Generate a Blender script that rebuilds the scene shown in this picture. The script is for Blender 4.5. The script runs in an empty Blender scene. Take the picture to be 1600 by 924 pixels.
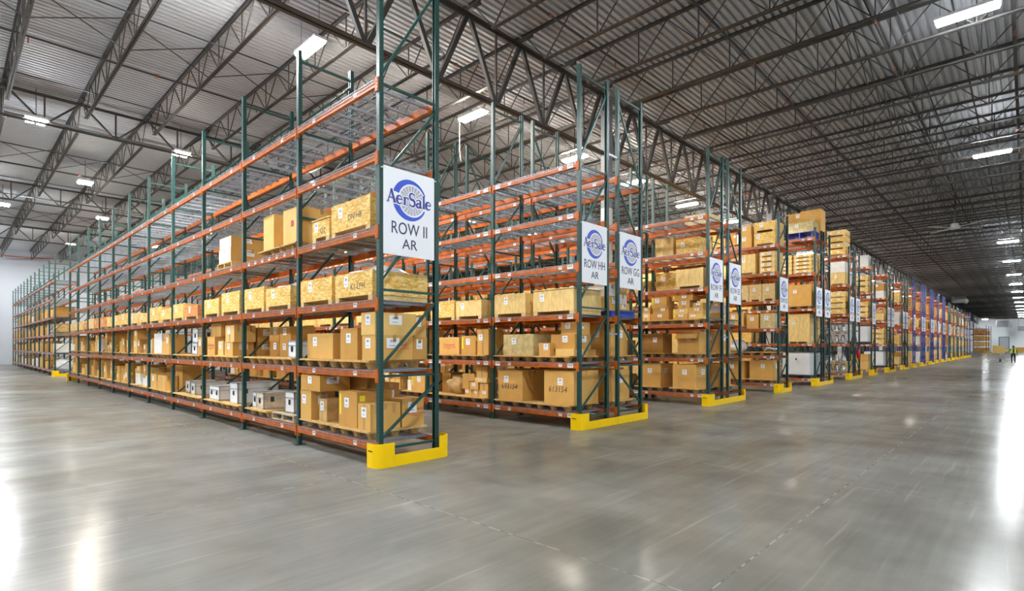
import bpy, bmesh, math, random
from mathutils import Vector, Matrix
rnd = random.Random(7)
R = math.radians
sc = bpy.context.scene
col = sc.collection

# ------------------------------------------------------------------ camera, world, exposure
cam = bpy.data.cameras.new('camera'); cam_o = bpy.data.objects.new('camera', cam); col.objects.link(cam_o)
cam.sensor_fit = 'HORIZONTAL'; cam.sensor_width = 36.0; cam.lens = 843.355 / 1600 * 36
cam.shift_y = (541.636 - 462) / 1600
cam.clip_end = 500
cam_o.location = (0, 0, 1.704); cam_o.rotation_euler = (R(90), 0, 0.762)
sc.camera = cam_o
w = bpy.data.worlds.new('world'); sc.world = w; w.use_nodes = True
w.node_tree.nodes['Background'].inputs[0].default_value = (0.8, 0.9, 1.0, 1)
w.node_tree.nodes['Background'].inputs[1].default_value = 0.02
vs = sc.view_settings
vs.view_transform = 'Standard'; vs.look = 'None'; vs.gamma = 1.0; vs.use_curve_mapping = False
vs.exposure = 2.0
LAMP = 150.0            # radiance of the lamp lenses

# ------------------------------------------------------------------ main dimensions (metres)
XE = -6.656             # aisle end of the racks
PITCH, POST, DEPTH = 2.52, 0.076, 1.06
DECK_Z = 10.86          # underside of the roof deck
JT, JB = 10.80, 9.85    # joist top / bottom chord
GX = [3.6, -10.85, -25.3, -39.75, -54.2]   # girder lines
COL_Y0, COL_P = 15.9, 16.6
WALL_L, WALL_B, WALL_R, WALL_F = -69.9, 219.0, 30.0, -22.0

# ------------------------------------------------------------------ materials
MATS = {}
def nodes(name):
    m = bpy.data.materials.new(name); m.use_nodes = True
    nt = m.node_tree; b = nt.nodes['Principled BSDF']
    MATS[name] = m
    return m, nt, b
def N(nt, t, **kw):
    n = nt.nodes.new(t)
    for k, v in kw.items():
        if k in n.inputs: n.inputs[k].default_value = v
        else: setattr(n, k, v)
    return n
def ramp(nt, fac, stops):
    r = nt.nodes.new('ShaderNodeValToRGB')
    e = r.color_ramp.elements
    while len(e) < len(stops): e.new(0.5)
    for i, (p, c) in enumerate(stops):
        e[i].position = p; e[i].color = (*c, 1)
    nt.links.new(fac, r.inputs[0])
    return r.outputs[0]
def coords(nt, scale=(1, 1, 1), kind='Object'):
    tc = nt.nodes.new('ShaderNodeTexCoord'); mp = nt.nodes.new('ShaderNodeMapping')
    mp.inputs['Scale'].default_value = scale
    nt.links.new(tc.outputs[kind], mp.inputs[0])
    return mp.outputs[0]
def plain(name, c, rough=0.5, metal=0.0, var=0.0, scale=3.0, spec=0.5, bump=0.0):
    m, nt, b = nodes(name)
    b.inputs['Roughness'].default_value = rough; b.inputs['Metallic'].default_value = metal
    b.inputs['Specular IOR Level'].default_value = spec
    if var > 0:
        v = coords(nt); n = N(nt, 'ShaderNodeTexNoise', Scale=scale, Detail=4.0)
        nt.links.new(v, n.inputs['Vector'])
        lo = tuple(x * (1 - var) for x in c); hi = tuple(min(1, x * (1 + var)) for x in c)
        nt.links.new(ramp(nt, n.outputs[0], [(0.3, lo), (0.7, hi)]), b.inputs['Base Color'])
        if bump:
            bp = N(nt, 'ShaderNodeBump', Strength=bump, Distance=0.01)
            nt.links.new(n.outputs[0], bp.inputs['Height']); nt.links.new(bp.outputs[0], b.inputs['Normal'])
    else:
        b.inputs['Base Color'].default_value = (*c, 1)
    return m
def post_paint(name, c):
    """painted upright with a column of punched slots every 5 cm"""
    m, nt, b = nodes(name)
    b.inputs['Roughness'].default_value = 0.38
    tc = nt.nodes.new('ShaderNodeTexCoord'); sp = nt.nodes.new('ShaderNodeSeparateXYZ')
    nt.links.new(tc.outputs['Object'], sp.inputs[0])
    def mth(op, a, bb=None):
        q = nt.nodes.new('ShaderNodeMath'); q.operation = op
        for i, s in enumerate((a, bb)):
            if s is None: continue
            if isinstance(s, (int, float)): q.inputs[i].default_value = s
            else: nt.links.new(s, q.inputs[i])
        return q.outputs[0]
    fz = mth('ABSOLUTE', mth('SUBTRACT', mth('FRACT', mth('MULTIPLY', sp.outputs[2], 19.7)), 0.5))
    az = mth('LESS_THAN', fz, 0.20)
    ax = mth('LESS_THAN', mth('ABSOLUTE', mth('SUBTRACT', mth('ABSOLUTE', sp.outputs[0]), 0.0)), 0.008)
    ay = mth('LESS_THAN', mth('ABSOLUTE', sp.outputs[1]), 0.008)
    hole = mth('MULTIPLY', az, mth('MAXIMUM', ax, ay))
    mx = nt.nodes.new('ShaderNodeMix'); mx.data_type = 'RGBA'
    mx.inputs['A'].default_value = (*c, 1); mx.inputs['B'].default_value = (0.012, 0.012, 0.012, 1)
    nt.links.new(hole, mx.inputs['Factor']); nt.links.new(mx.outputs['Result'], b.inputs['Base Color'])
    return m
def osb(name, lo, mid, hi):
    m, nt, b = nodes(name)
    b.inputs['Roughness'].default_value = 0.75
    v = coords(nt, (9, 9, 22)); vo = N(nt, 'ShaderNodeTexVoronoi', Scale=1.6, Randomness=1.0)
    n = N(nt, 'ShaderNodeTexNoise', Scale=2.2, Detail=5.0); nt.links.new(v, n.inputs['Vector'])
    ad = nt.nodes.new('ShaderNodeVectorMath'); ad.operation = 'ADD'
    sc_ = nt.nodes.new('ShaderNodeVectorMath'); sc_.operation = 'SCALE'; sc_.inputs['Scale'].default_value = 1.6
    nt.links.new(n.outputs[1], sc_.inputs[0]); nt.links.new(v, ad.inputs[0]); nt.links.new(sc_.outputs[0], ad.inputs[1])
    nt.links.new(ad.outputs[0], vo.inputs['Vector'])
    bw = nt.nodes.new('ShaderNodeRGBToBW'); nt.links.new(vo.outputs['Color'], bw.inputs[0])
    nt.links.new(ramp(nt, bw.outputs[0], [(0.15, lo), (0.5, mid), (0.85, hi)]), b.inputs['Base Color'])
    bp = N(nt, 'ShaderNodeBump', Strength=0.25, Distance=0.01)
    nt.links.new(bw.outputs[0], bp.inputs['Height']); nt.links.new(bp.outputs[0], b.inputs['Normal'])
    return m
def grain(name, lo, hi, axis_scale=(6, 6, 1.2), rough=0.7, sc_=3.0):
    m, nt, b = nodes(name)
    b.inputs['Roughness'].default_value = rough
    v = coords(nt, axis_scale); n = N(nt, 'ShaderNodeTexNoise', Scale=sc_, Detail=6.0, Distortion=1.2)
    nt.links.new(v, n.inputs['Vector'])
    nt.links.new(ramp(nt, n.outputs[0], [(0.32, lo), (0.68, hi)]), b.inputs['Base Color'])
    return m

GREEN = post_paint('green_paint_slotted', (0.007, 0.056, 0.048))
GREENB = plain('green_paint', (0.008, 0.062, 0.053), 0.4)
BLUE = post_paint('blue_paint_slotted', (0.020, 0.055, 0.36)); BLUEB = plain('blue_paint', (0.022, 0.06, 0.38), 0.35)
TEAL = post_paint('grey_green_paint_slotted', (0.05, 0.14, 0.14)); TEALB = plain('grey_green_paint', (0.055, 0.15, 0.15), 0.35)
DGREEN = post_paint('dark_green_paint_slotted', (0.008, 0.05, 0.045)); DGREENB = plain('dark_green_paint', (0.01, 0.055, 0.05), 0.35)
ORANGE = plain('orange_beam_paint', (0.50, 0.115, 0.010), 0.5, 0, 0.25, 4, 0.35)
GALV = plain('galvanised_steel', (0.34, 0.37, 0.42), 0.45, 0.6, 0.15, 14)
YELLOW = plain('yellow_guard_paint', (1.0, 0.64, 0.0), 0.4, 0, 0.02, 3, 0.3)
STEEL = plain('dark_roof_steel', (0.055, 0.051, 0.048), 0.5, 0, 0.2, 2)
PIPE = plain('black_pipe', (0.035, 0.033, 0.032), 0.45)
RUST = plain('rust_red_coupling', (0.30, 0.075, 0.03), 0.6)
PAPER = plain('white_label_paper', (0.86, 0.87, 0.90), 0.6)
INK = plain('black_print', (0.02, 0.02, 0.025), 0.6)
REDINK = plain('red_print', (0.62, 0.03, 0.06), 0.6)
YTAG = plain('yellow_sticker', (0.92, 0.80, 0.02), 0.5)
TAPE = plain('brown_packing_tape', (0.50, 0.29, 0.10), 0.3)
CLEARTAPE = plain('glossy_wrap', (0.66, 0.54, 0.26), 0.15, 0, 0.2, 9)
CARD = [plain('cardboard_tan', (0.68, 0.385, 0.100), 0.8, 0, 0.06, 4), plain('cardboard_brown', (0.57, 0.30, 0.066), 0.8, 0, 0.07, 4),
        plain('cardboard_light', (0.77, 0.49, 0.155), 0.8, 0, 0.06, 4), plain('cardboard_dark', (0.44, 0.215, 0.045), 0.8, 0, 0.08, 4)]
CARDN = ['tan', 'brown', 'pale tan', 'dark brown']
WHITECARD = plain('white_cardboard', (0.78, 0.76, 0.72), 0.75, 0, 0.05, 5)
OSB = osb('oriented_strand_board', (0.64, 0.35, 0.06), (0.85, 0.54, 0.14), (0.95, 0.72, 0.30))
OSBR = osb('orange_strand_board', (0.55, 0.17, 0.04), (0.72, 0.27, 0.075), (0.82, 0.40, 0.13))
PLY = grain('plywood', (0.68, 0.45, 0.15), (0.88, 0.66, 0.28))
PINE = grain('pine_lumber', (0.60, 0.40, 0.15), (0.78, 0.58, 0.28), (3, 3, 3), 0.7, 4)
GREYWOOD = grain('weathered_pallet_wood', (0.36, 0.29, 0.20), (0.58, 0.48, 0.34), (3, 3, 3), 0.8, 4)
PULP = plain('pressed_wood_pallet', (0.58, 0.38, 0.15), 0.9, 0, 0.2, 30, 0.2, 0.3)
BLUEPLASTIC = plain('blue_plastic', (0.01, 0.045, 0.52), 0.35)
CASEWHITE = plain('white_case_laminate', (0.82, 0.83, 0.86), 0.4, 0, 0.05, 4)
CASEDIRT = plain('stained_case_laminate', (0.62, 0.52, 0.38), 0.5, 0, 0.35, 6)
ALU = plain('aluminium_edge', (0.62, 0.62, 0.62), 0.35, 0.8)
DARKMETAL = plain('dark_latch', (0.05, 0.06, 0.07), 0.4, 0.5)
PLASTICWRAP = plain('white_plastic_film', (0.82, 0.83, 0.86), 0.25, 0, 0.06, 8)
KRAFT = plain('kraft_paper', (0.55, 0.35, 0.14), 0.8, 0, 0.25, 7, 0.3, 0.4)
MACHINE = plain('white_case_shell', (0.78, 0.80, 0.82), 0.35, 0, 0.03, 2)
BLACKP = plain('black_plastic', (0.02, 0.02, 0.022), 0.5)
CHROME = plain('polished_metal', (0.42, 0.43, 0.46), 0.25, 0.9, 0.3, 6)
SIGNW = plain('white_sign_board', (0.88, 0.90, 0.95), 0.5)
LOGOB = plain('logo_blue', (0.045, 0.10, 0.62), 0.5)
LOGOT = plain('logo_lettering_blue', (0.045, 0.06, 0.33), 0.5)
LOGOG = plain('logo_grey', (0.42, 0.42, 0.48), 0.5)
LOGOL = plain('logo_pale_grey', (0.68, 0.68, 0.74), 0.5)
SIGNT = plain('sign_lettering', (0.040, 0.042, 0.115), 0.5)
COLG = plain('grey_column_paint', (0.22, 0.23, 0.26), 0.5); COLW = plain('white_column_paint', (0.72, 0.74, 0.76), 0.5)
HOUSING = plain('lamp_housing', (0.55, 0.56, 0.58), 0.4)
REDP = plain('red_extinguisher', (0.62, 0.02, 0.015), 0.3)
ORANGECABLE = plain('orange_cable', (0.62, 0.12, 0.04), 0.5)
SKIN = plain('skin', (0.10, 0.055, 0.035), 0.6); NAVY = plain('navy_clothing', (0.012, 0.018, 0.045), 0.8)
HIVIS = plain('hi_vis_yellow', (0.62, 0.86, 0.03), 0.6); HAIR = plain('dark_hair', (0.01, 0.008, 0.007), 0.7)
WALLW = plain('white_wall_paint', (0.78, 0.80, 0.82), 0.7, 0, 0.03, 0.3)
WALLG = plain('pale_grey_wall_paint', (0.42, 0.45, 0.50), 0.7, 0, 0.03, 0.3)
ROOF = plain('roof_deck_paint', (0.435, 0.46, 0.495), 0.6, 0, 0.05, 0.6, 0.3)
def lamp_mat(name, c, k=1.0):
    m, nt, b = nodes(name)
    b.inputs['Base Color'].default_value = (0.9, 0.9, 0.9, 1)
    b.inputs['Emission Color'].default_value = (*c, 1); b.inputs['Emission Strength'].default_value = LAMP * k
    return m
LENS = lamp_mat('cool_lamp_lens', (0.95, 0.98, 1.0), 1.8); LENSM = lamp_mat('aisle_lamp_lens', (0.92, 0.97, 1.0), 0.78); LENSW = lamp_mat('warm_lamp_lens', (1.0, 0.93, 0.80))
def floor_mat():
    m, nt, b = nodes('polished_concrete')
    L = nt.links.new
    v = coords(nt, (1, 1, 1))
    def noise(scale, det=5.0, dist=0.0, sv=None):
        n = N(nt, 'ShaderNodeTexNoise', Scale=scale, Detail=det, Distortion=dist); L(sv or v, n.inputs['Vector']); return n.outputs[0]
    big = noise(0.22, 6.0, 0.8); mid = noise(1.3, 7.0, 0.5)
    streakx = noise(1.0, 3.0, 0.4, coords(nt, (0.5, 1.6, 1))); streaky = noise(1.0, 3.0, 0.4, coords(nt, (1.8, 0.35, 1)))
    c1 = ramp(nt, big, [(0.32, (0.140, 0.129, 0.104)), (0.48, (0.176, 0.170, 0.148)), (0.68, (0.222, 0.221, 0.206))])
    def amt(sock, k):      # 1 + k * (value - 0.5)
        q = nt.nodes.new('ShaderNodeMath'); q.operation = 'MULTIPLY_ADD'; L(sock, q.inputs[0]); q.inputs[1].default_value = k; q.inputs[2].default_value = 1 - k * 0.5
        return q.outputs[0]
    def times(a, b2):
        q = nt.nodes.new('ShaderNodeMath'); q.operation = 'MULTIPLY'; L(a, q.inputs[0]); L(b2, q.inputs[1]); return q.outputs[0]
    f = times(amt(mid, 0.6), times(amt(streakx, 0.25), amt(streaky, 0.45)))
    fine = noise(1.0, 4.0, 0.3, coords(nt, (16.0, 0.7, 1)))
    f = times(f, amt(fine, 0.28))
    sc_r = nt.nodes.new('ShaderNodeMapRange'); sc_r.inputs['From Min'].default_value = 0.63; sc_r.inputs['From Max'].default_value = 0.76
    sc_r.inputs['To Min'].default_value = 1.0; sc_r.inputs['To Max'].default_value = 1.3
    L(noise(1.0, 2.0, 0.15, coords(nt, (11.0, 0.45, 1))), sc_r.inputs['Value']); f = times(f, sc_r.outputs[0])
    sv = nt.nodes.new('ShaderNodeVectorMath'); sv.operation = 'SCALE'; L(c1, sv.inputs[0]); L(f, sv.inputs['Scale'])
    c = sv.outputs[0]
    # saw-cut joints
    sp = nt.nodes.new('ShaderNodeSeparateXYZ'); L(v, sp.inputs[0])
    def line(sock, off, per, wd):
        a = nt.nodes.new('ShaderNodeMath'); a.operation = 'ADD'; L(sock, a.inputs[0]); a.inputs[1].default_value = off
        q = nt.nodes.new('ShaderNodeMath'); q.operation = 'PINGPONG'; L(a.outputs[0], q.inputs[0]); q.inputs[1].default_value = per / 2
        r = nt.nodes.new('ShaderNodeMath'); r.operation = 'LESS_THAN'; L(q.outputs[0], r.inputs[0]); r.inputs[1].default_value = wd
        return r.outputs[0]
    mx = nt.nodes.new('ShaderNodeMath'); mx.operation = 'MAXIMUM'
    L(line(sp.outputs[0], 1.6, 4.82, 0.006), mx.inputs[0]); L(line(sp.outputs[1], 0.55, 4.085, 0.006), mx.inputs[1])
    jn = nt.nodes.new('ShaderNodeMix'); jn.data_type = 'RGBA'; L(mx.outputs[0], jn.inputs['Factor']); L(c, jn.inputs['A'])
    brk = ramp(nt, noise(6.0, 4.0), [(0.45, (0.12, 0.115, 0.105)), (0.55, (0.30, 0.30, 0.29))])
    L(brk, jn.inputs['B'])
    L(jn.outputs['Result'], b.inputs['Base Color'])
    rr = nt.nodes.new('ShaderNodeMapRange'); rr.inputs['To Min'].default_value = 0.17; rr.inputs['To Max'].default_value = 0.23
    rr.inputs['From Min'].default_value = 0.3; rr.inputs['From Max'].default_value = 0.7
    L(streaky, rr.inputs['Value']); L(rr.outputs[0], b.inputs['Roughness'])
    b.inputs['Specular IOR Level'].default_value = 0.5; b.inputs['IOR'].default_value = 1.45
    bp = N(nt, 'ShaderNodeBump', Strength=0.012, Distance=0.02); L(mid, bp.inputs['Height']); L(bp.outputs[0], b.inputs['Normal'])
    # worn sealer: the polish covers only part of the surface
    df = nt.nodes.new('ShaderNodeBsdfDiffuse'); L(jn.outputs['Result'], df.inputs['Color'])
    ms = nt.nodes.new('ShaderNodeMixShader'); ms.inputs[0].default_value = 0.52
    L(df.outputs[0], ms.inputs[1]); L(b.outputs[0], ms.inputs[2]); L(ms.outputs[0], nt.nodes['Material Output'].inputs['Surface'])
    return m
FLOOR = floor_mat()

# ------------------------------------------------------------------ mesh helpers
class MB:
    def __init__(s): s.v, s.f, s.mi = [], [], []
    def add(s, vs_, fs, mi=0):
        o = len(s.v); s.v += [tuple(p) for p in vs_]
        for f in fs: s.f.append(tuple(i + o for i in f)); s.mi.append(mi)
        return s
    def box(s, x0, x1, y0, y1, z0, z1, mi=0):
        return s.add([(x0, y0, z0), (x1, y0, z0), (x1, y1, z0), (x0, y1, z0), (x0, y0, z1), (x1, y0, z1), (x1, y1, z1), (x0, y1, z1)],
                     [(0, 3, 2, 1), (4, 5, 6, 7), (0, 1, 5, 4), (1, 2, 6, 5), (2, 3, 7, 6), (3, 0, 4, 7)], mi)
    def bar(s, p, q, w, h=None, mi=0, up=None):
        p, q = Vector(p), Vector(q); h = h or w; d = (q - p).normalized()
        u = Vector(up) if up else (Vector((0, 0, 1)) if abs(d.z) < 0.9 else Vector((1, 0, 0)))
        a = d.cross(u).normalized() * (w / 2); b_ = a.cross(d).normalized() * (h / 2)
        P = [p - a - b_, p + a - b_, p + a + b_, p - a + b_, q - a - b_, q + a - b_, q + a + b_, q - a + b_]
        return s.add(P, [(0, 1, 2, 3), (7, 6, 5, 4), (0, 4, 5, 1), (1, 5, 6, 2), (2, 6, 7, 3), (3, 7, 4, 0)], mi)
    def tube(s, pts, r, n=8, mi=0, cap=True):
        rings = []
        for i, p in enumerate(pts):
            p = Vector(p); a = Vector(pts[max(0, i - 1)]); b_ = Vector(pts[min(len(pts) - 1, i + 1)])
            d = (b_ - a).normalized(); u = Vector((0, 0, 1)) if abs(d.z) < 0.9 else Vector((1, 0, 0))
            x = d.cross(u).normalized(); y = x.cross(d).normalized()
            rr = r[i] if isinstance(r, (list, tuple)) else r
            rings.append([p + x * rr * math.cos(2 * math.pi * k / n) + y * rr * math.sin(2 * math.pi * k / n) for k in range(n)])
        vs_ = [p for q in rings for p in q]; fs = []
        for i in range(len(rings) - 1):
            for k in range(n):
                fs.append((i * n + k, i * n + (k + 1) % n, (i + 1) * n + (k + 1) % n, (i + 1) * n + k))
        if cap: fs += [tuple(range(n))[::-1], tuple((len(rings) - 1) * n + k for k in range(n))]
        return s.add(vs_, fs, mi)
    def cone(s, c, r0, r1, z0, z1, n=10, mi=0):
        return s.tube([(c[0], c[1], z0), (c[0], c[1], z1)], [r0, r1], n, mi)
    def poly(s, pts, t, mi=0):
        """flat outline in the local (y, z) plane, thickness t towards +x"""
        n = len(pts)
        return s.add([(0, a, b_) for a, b_ in pts] + [(t, a, b_) for a, b_ in pts],
                     [tuple(range(n))[::-1], tuple(range(n, 2 * n))] + [(i, (i + 1) % n, n + (i + 1) % n, n + i) for i in range(n)], mi)
    def mesh(s, name, mats):
        me = bpy.data.meshes.new(name); me.from_pydata(s.v, [], s.f)
        for m in (mats if isinstance(mats, (list, tuple)) else [mats]): me.materials.append(m)
        if any(s.mi): me.polygons.foreach_set('material_index', s.mi)
        me.update()
        bm = bmesh.new(); bm.from_mesh(me); bmesh.ops.recalc_face_normals(bm, faces=bm.faces); bm.to_mesh(me); bm.free()
        return me
def put(name, me, parent=None, loc=(0, 0, 0), rot=None):
    o = bpy.data.objects.new(name, me); col.objects.link(o); o.location = loc
    if rot: o.rotation_euler = rot
    if parent is not None: o.parent = parent
    return o
def tag(o, label=None, cat=None, group=None, kind=None):
    if label: o['label'] = label
    if cat: o['category'] = cat
    if group: o['group'] = group
    if kind: o['kind'] = kind
    return o
def thing(name, label, cat, loc=(0, 0, 0), group=None, rot=None):
    return tag(put(name, None, None, loc, rot), label, cat, group)
CACHE = {}
def cached(key, fn):
    if key not in CACHE: CACHE[key] = fn()
    return CACHE[key]
def smooth(me):
    me.polygons.foreach_set('use_smooth', [True] * len(me.polygons)); return me
NUM = ['zero', 'one', 'two', 'three', 'four', 'five', 'six', 'seven', 'eight', 'nine', 'ten', 'eleven', 'twelve', 'thirteen', 'fourteen', 'fifteen', 'sixteen']
ORD = ['zeroth', 'first', 'second', 'third', 'fourth', 'fifth', 'sixth', 'seventh', 'eighth', 'ninth', 'tenth', 'eleventh', 'twelfth', 'thirteenth',
       'fourteenth', 'fifteenth', 'sixteenth', 'seventeenth', 'eighteenth', 'nineteenth', 'twentieth', 'twenty-first', 'twenty-second', 'twenty-third', 'twenty-fourth',
       'twenty-fifth', 'twenty-sixth', 'twenty-seventh', 'twenty-eighth', 'twenty-ninth', 'thirtieth']
def text_mesh(s, size, mat, align='CENTER', shear=0.0, ext=0.002):
    cu = bpy.data.curves.new('lettering', 'FONT'); cu.body = s; cu.size = size; cu.align_x = align; cu.align_y = 'CENTER'
    cu.extrude = ext; cu.shear = shear; cu.resolution_u = 3
    o = bpy.data.objects.new('lettering', cu); col.objects.link(o)
    dg = bpy.context.evaluated_depsgraph_get(); me = bpy.data.meshes.new_from_object(o.evaluated_get(dg))
    bpy.data.objects.remove(o); bpy.data.curves.remove(cu)
    me.materials.clear(); me.materials.append(mat)
    return me
FACE_X = (R(90), 0, R(90))     # lettering on a face that looks towards +X
FACE_Y = (R(90), 0, 0)         # lettering on a face that looks towards -Y

# ------------------------------------------------------------------ the setting
fl = MB().box(WALL_L - 0.3, WALL_R, WALL_F, WALL_B + 0.3, -0.3, 0.0)
tag(put('floor', fl.mesh('floor', FLOOR)), 'polished grey concrete floor of the warehouse', kind='structure')
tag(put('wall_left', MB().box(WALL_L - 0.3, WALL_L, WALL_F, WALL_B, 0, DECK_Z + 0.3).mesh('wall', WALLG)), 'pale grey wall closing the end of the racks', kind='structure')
tag(put('wall_back', MB().box(WALL_L, WALL_R, WALL_B, WALL_B + 0.3, 0, DECK_Z + 0.3).mesh('wall', WALLW)), 'bright white wall at the far end of the main aisle', kind='structure')
tag(put('wall_right', MB().box(WALL_R, WALL_R + 0.3, WALL_F, WALL_B, 0, DECK_Z + 0.3).mesh('wall', WALLW)), 'white side wall of the warehouse', kind='structure')
tag(put('wall_front', MB().box(WALL_L, WALL_R, WALL_F - 0.3, WALL_F, 0, DECK_Z + 0.3).mesh('wall', WALLW)), 'white wall behind the viewpoint', kind='structure')
# corrugated roof deck: trapezoid ribs along Y
def deck_mesh():
    m = MB(); prof = []; x = WALL_L - 0.3; p = 0.203
    while x < WALL_R:
        prof += [(x, DECK_Z), (x + 0.105, DECK_Z), (x + 0.125, DECK_Z + 0.075), (x + 0.183, DECK_Z + 0.075)]; x += p
    vs_ = []
    for a, z in prof: vs_ += [(a, WALL_F - 0.3, z), (a, WALL_B + 0.3, z)]
    m.add(vs_, [(2 * i, 2 * i + 1, 2 * i + 3, 2 * i + 2) for i in range(len(prof) - 1)])
    m.box(WALL_L - 0.3, WALL_R + 0.3, WALL_F - 0.3, WALL_B + 0.3, DECK_Z + 0.12, DECK_Z + 0.3)
    return m.mesh('ceiling', ROOF)
ceiling = tag(put('ceiling', deck_mesh()), 'corrugated steel roof deck on dark open web joists', kind='structure')
JP = COL_P / 8
SPAN = GX[0] - GX[1]
def joist_meshes():
    """joist running along +X from 0 to SPAN at its own Y=0"""
    ch = MB()
    for s in (-1, 1):
        ch.box(0.05, SPAN - 0.05, s * 0.012 if s > 0 else -0.07, 0.07 if s > 0 else -0.012, JT + 0.045, JT + 0.058)
        ch.box(0.05, SPAN - 0.05, s * 0.012 - 0.004, s * 0.012 + 0.004, JT - 0.02, JT + 0.058)
        ch.box(0.92, SPAN - 0.92, s * 0.012 if s > 0 else -0.06, 0.06 if s > 0 else -0.012, JB, JB + 0.012)
        ch.box(0.92, SPAN - 0.92, s * 0.012 - 0.004, s * 0.012 + 0.004, JB, JB + 0.065)
    ch.box(-0.02, 0.45, -0.05, 0.05, JT - 0.09, JT - 0.02); ch.box(SPAN - 0.45, SPAN + 0.02, -0.05, 0.05, JT - 0.09, JT - 0.02)
    bars = []
    n = 7; L = (SPAN - 1.84) / n; t, b_ = JT, JB + 0.03
    bars.append(((0.2, t), (0.95, b_))); bars.append(((SPAN - 0.2, t), (SPAN - 0.95, b_)))
    for i in range(n):
        x0 = 0.92 + i * L
        bars += [((x0 + 0.04, b_), (x0 + L / 2, t)), ((x0 + L / 2, t), (x0 + L - 0.04, b_))]
        if i: bars.append(((x0, b_), (x0, t)))
    web = MB()
    for p, q in bars: web.bar((p[0], 0, p[1]), (q[0], 0, q[1]), 0.028)
    return ch.mesh('joist', STEEL), web.mesh('web', STEEL), bars
J_CH, J_WEB, J_BARS = joist_meshes()
BAR_MESH = {}
def web_bar(p, q):
    key = (round(q[0] - p[0], 3), round(q[1] - p[1], 3))
    if key not in BAR_MESH: BAR_MESH[key] = MB().bar((0, 0, 0), (key[0], 0, key[1]), 0.028).mesh('web_bar', STEEL)
    return BAR_MESH[key]
k0 = -9
for si, x in enumerate(GX[1:] + [GX[4] - SPAN]):
    ymax = (WALL_B, 70, 60, 50, 45)[si]
    k = k0
    while COL_Y0 + k * JP < ymax:
        y = COL_Y0 + k * JP; k += 1
        if y < -2.5: continue
        j = put('joist', J_CH, ceiling, (x, y, 0))
        if si == 0 and 7 < y < 31:
            for p, q in J_BARS: put('web_bar', web_bar(p, q), j, (p[0], 0, p[1]))
        else: put('web', J_WEB, j)
# girders, one object per column bay
def girder_mesh(top, bot, cw, dw):
    m = MB(); n = 8
    for z0, z1 in ((top - cw * 0.75, top), (bot, bot + cw * 0.75)):
        for s in (-1, 1):
            m.box(min(s * 0.012, s * cw), max(s * 0.012, s * cw), 0, COL_P, z1 - 0.014 if z1 == top else z0, z1 if z1 == top else z0 + 0.014)
            m.box(s * 0.02 - 0.008, s * 0.02 + 0.008, 0, COL_P, z0, z1)
    chord = m.mesh('girder', STEEL)
    wm = MB(); a, b_ = bot + 0.05, top - 0.05
    for i in range(n):
        y0, y1, ym = i * JP, (i + 1) * JP, (i + 0.5) * JP
        wm.bar((0, y0 + 0.06, b_), (0, ym - 0.05, a), dw, dw * 0.8); wm.bar((0, y1 - 0.06, b_), (0, ym + 0.05, a), dw, dw * 0.8)
        wm.bar((0, ym, a), (0, ym, b_), 0.05)
    return chord, wm.mesh('girder_web', STEEL)
GM = girder_mesh(10.60, 8.52, 0.13, 0.12); GS = girder_mesh(10.66, 9.62, 0.10, 0.07)
for gi, x in enumerate(GX):
    if gi == 0: continue
    for b_ in range(-2, 13 if gi == 1 else 4):
        g = put('girder', (GM if gi == 1 else GS)[0], ceiling, (x, COL_Y0 + b_ * COL_P, 0)); put('girder_web', (GM if gi == 1 else GS)[1], g)
# cross bridging between joists at mid-span and pipes hung under the deck
def bridging(n):
    m = MB()
    for i in range(n):
        y0, y1 = i * JP, (i + 1) * JP
        m.bar((0, y0, JT), (0, y1, JB + 0.06), 0.026); m.bar((0.03, y0, JB + 0.06), (0.03, y1, JT), 0.026)
    return m.mesh('cross_bridging', STEEL)
for si, x in enumerate(GX[1:]):
    put('cross_bridging', cached(('br', si), lambda: bridging((104, 30, 25, 20)[si])), ceiling, (x + SPAN / 2, COL_Y0 - 9 * JP, 0))
def pipe_mesh(r, L):
    return smooth(MB().tube([(0, 0, 0), (0, L, 0)], r, 8).mesh('pipe', PIPE))
pipes = [(-8.9, 10.25, 0.032, 195), (-6.0, 10.28, 0.036, 195), (-2.9, 10.25, 0.034, 195), (-2.4, 10.25, 0.022, 195), (-1.35, 10.3, 0.022, 120), (-0.25, 10.3, 0.045, 195)]
for s in range(1, 4):
    for d in (2.4, 5.3, 8.6, 12.7): pipes.append((GX[s + 1] + d, 10.3, 0.036 if d in (5.3, 12.7) else 0.022, 62))
for i, (x, z, r, L) in enumerate(pipes):
    p = thing('sprinkler_pipe', 'black sprinkler pipe under the roof, %s in from the main aisle' % ORD[i + 1], 'pipe', (x, -1.5, z), 'pipes running under the roof deck')
    put('pipe', cached(('pipe', r, L), lambda: pipe_mesh(r, L)), p)
    if r > 0.03:
        for q in range(1, min(22, int(L / 3.05))):
            y = q * 3.06
            if q % 2: put('sprinkler_head', cached('sph', lambda: MB().cone((0, 0), 0.018, 0.018, -0.16, 0).cone((0, 0), 0.035, 0.012, -0.19, -0.15).mesh('sprinkler_head', RUST)), p, (0, y, 0))
            else: put('coupling', cached(('cpl', r), lambda: MB().tube([(0, -0.05, 0), (0, 0.05, 0)], r * 1.5, 8).mesh('coupling', RUST)), p, (0, y, 0))
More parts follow.
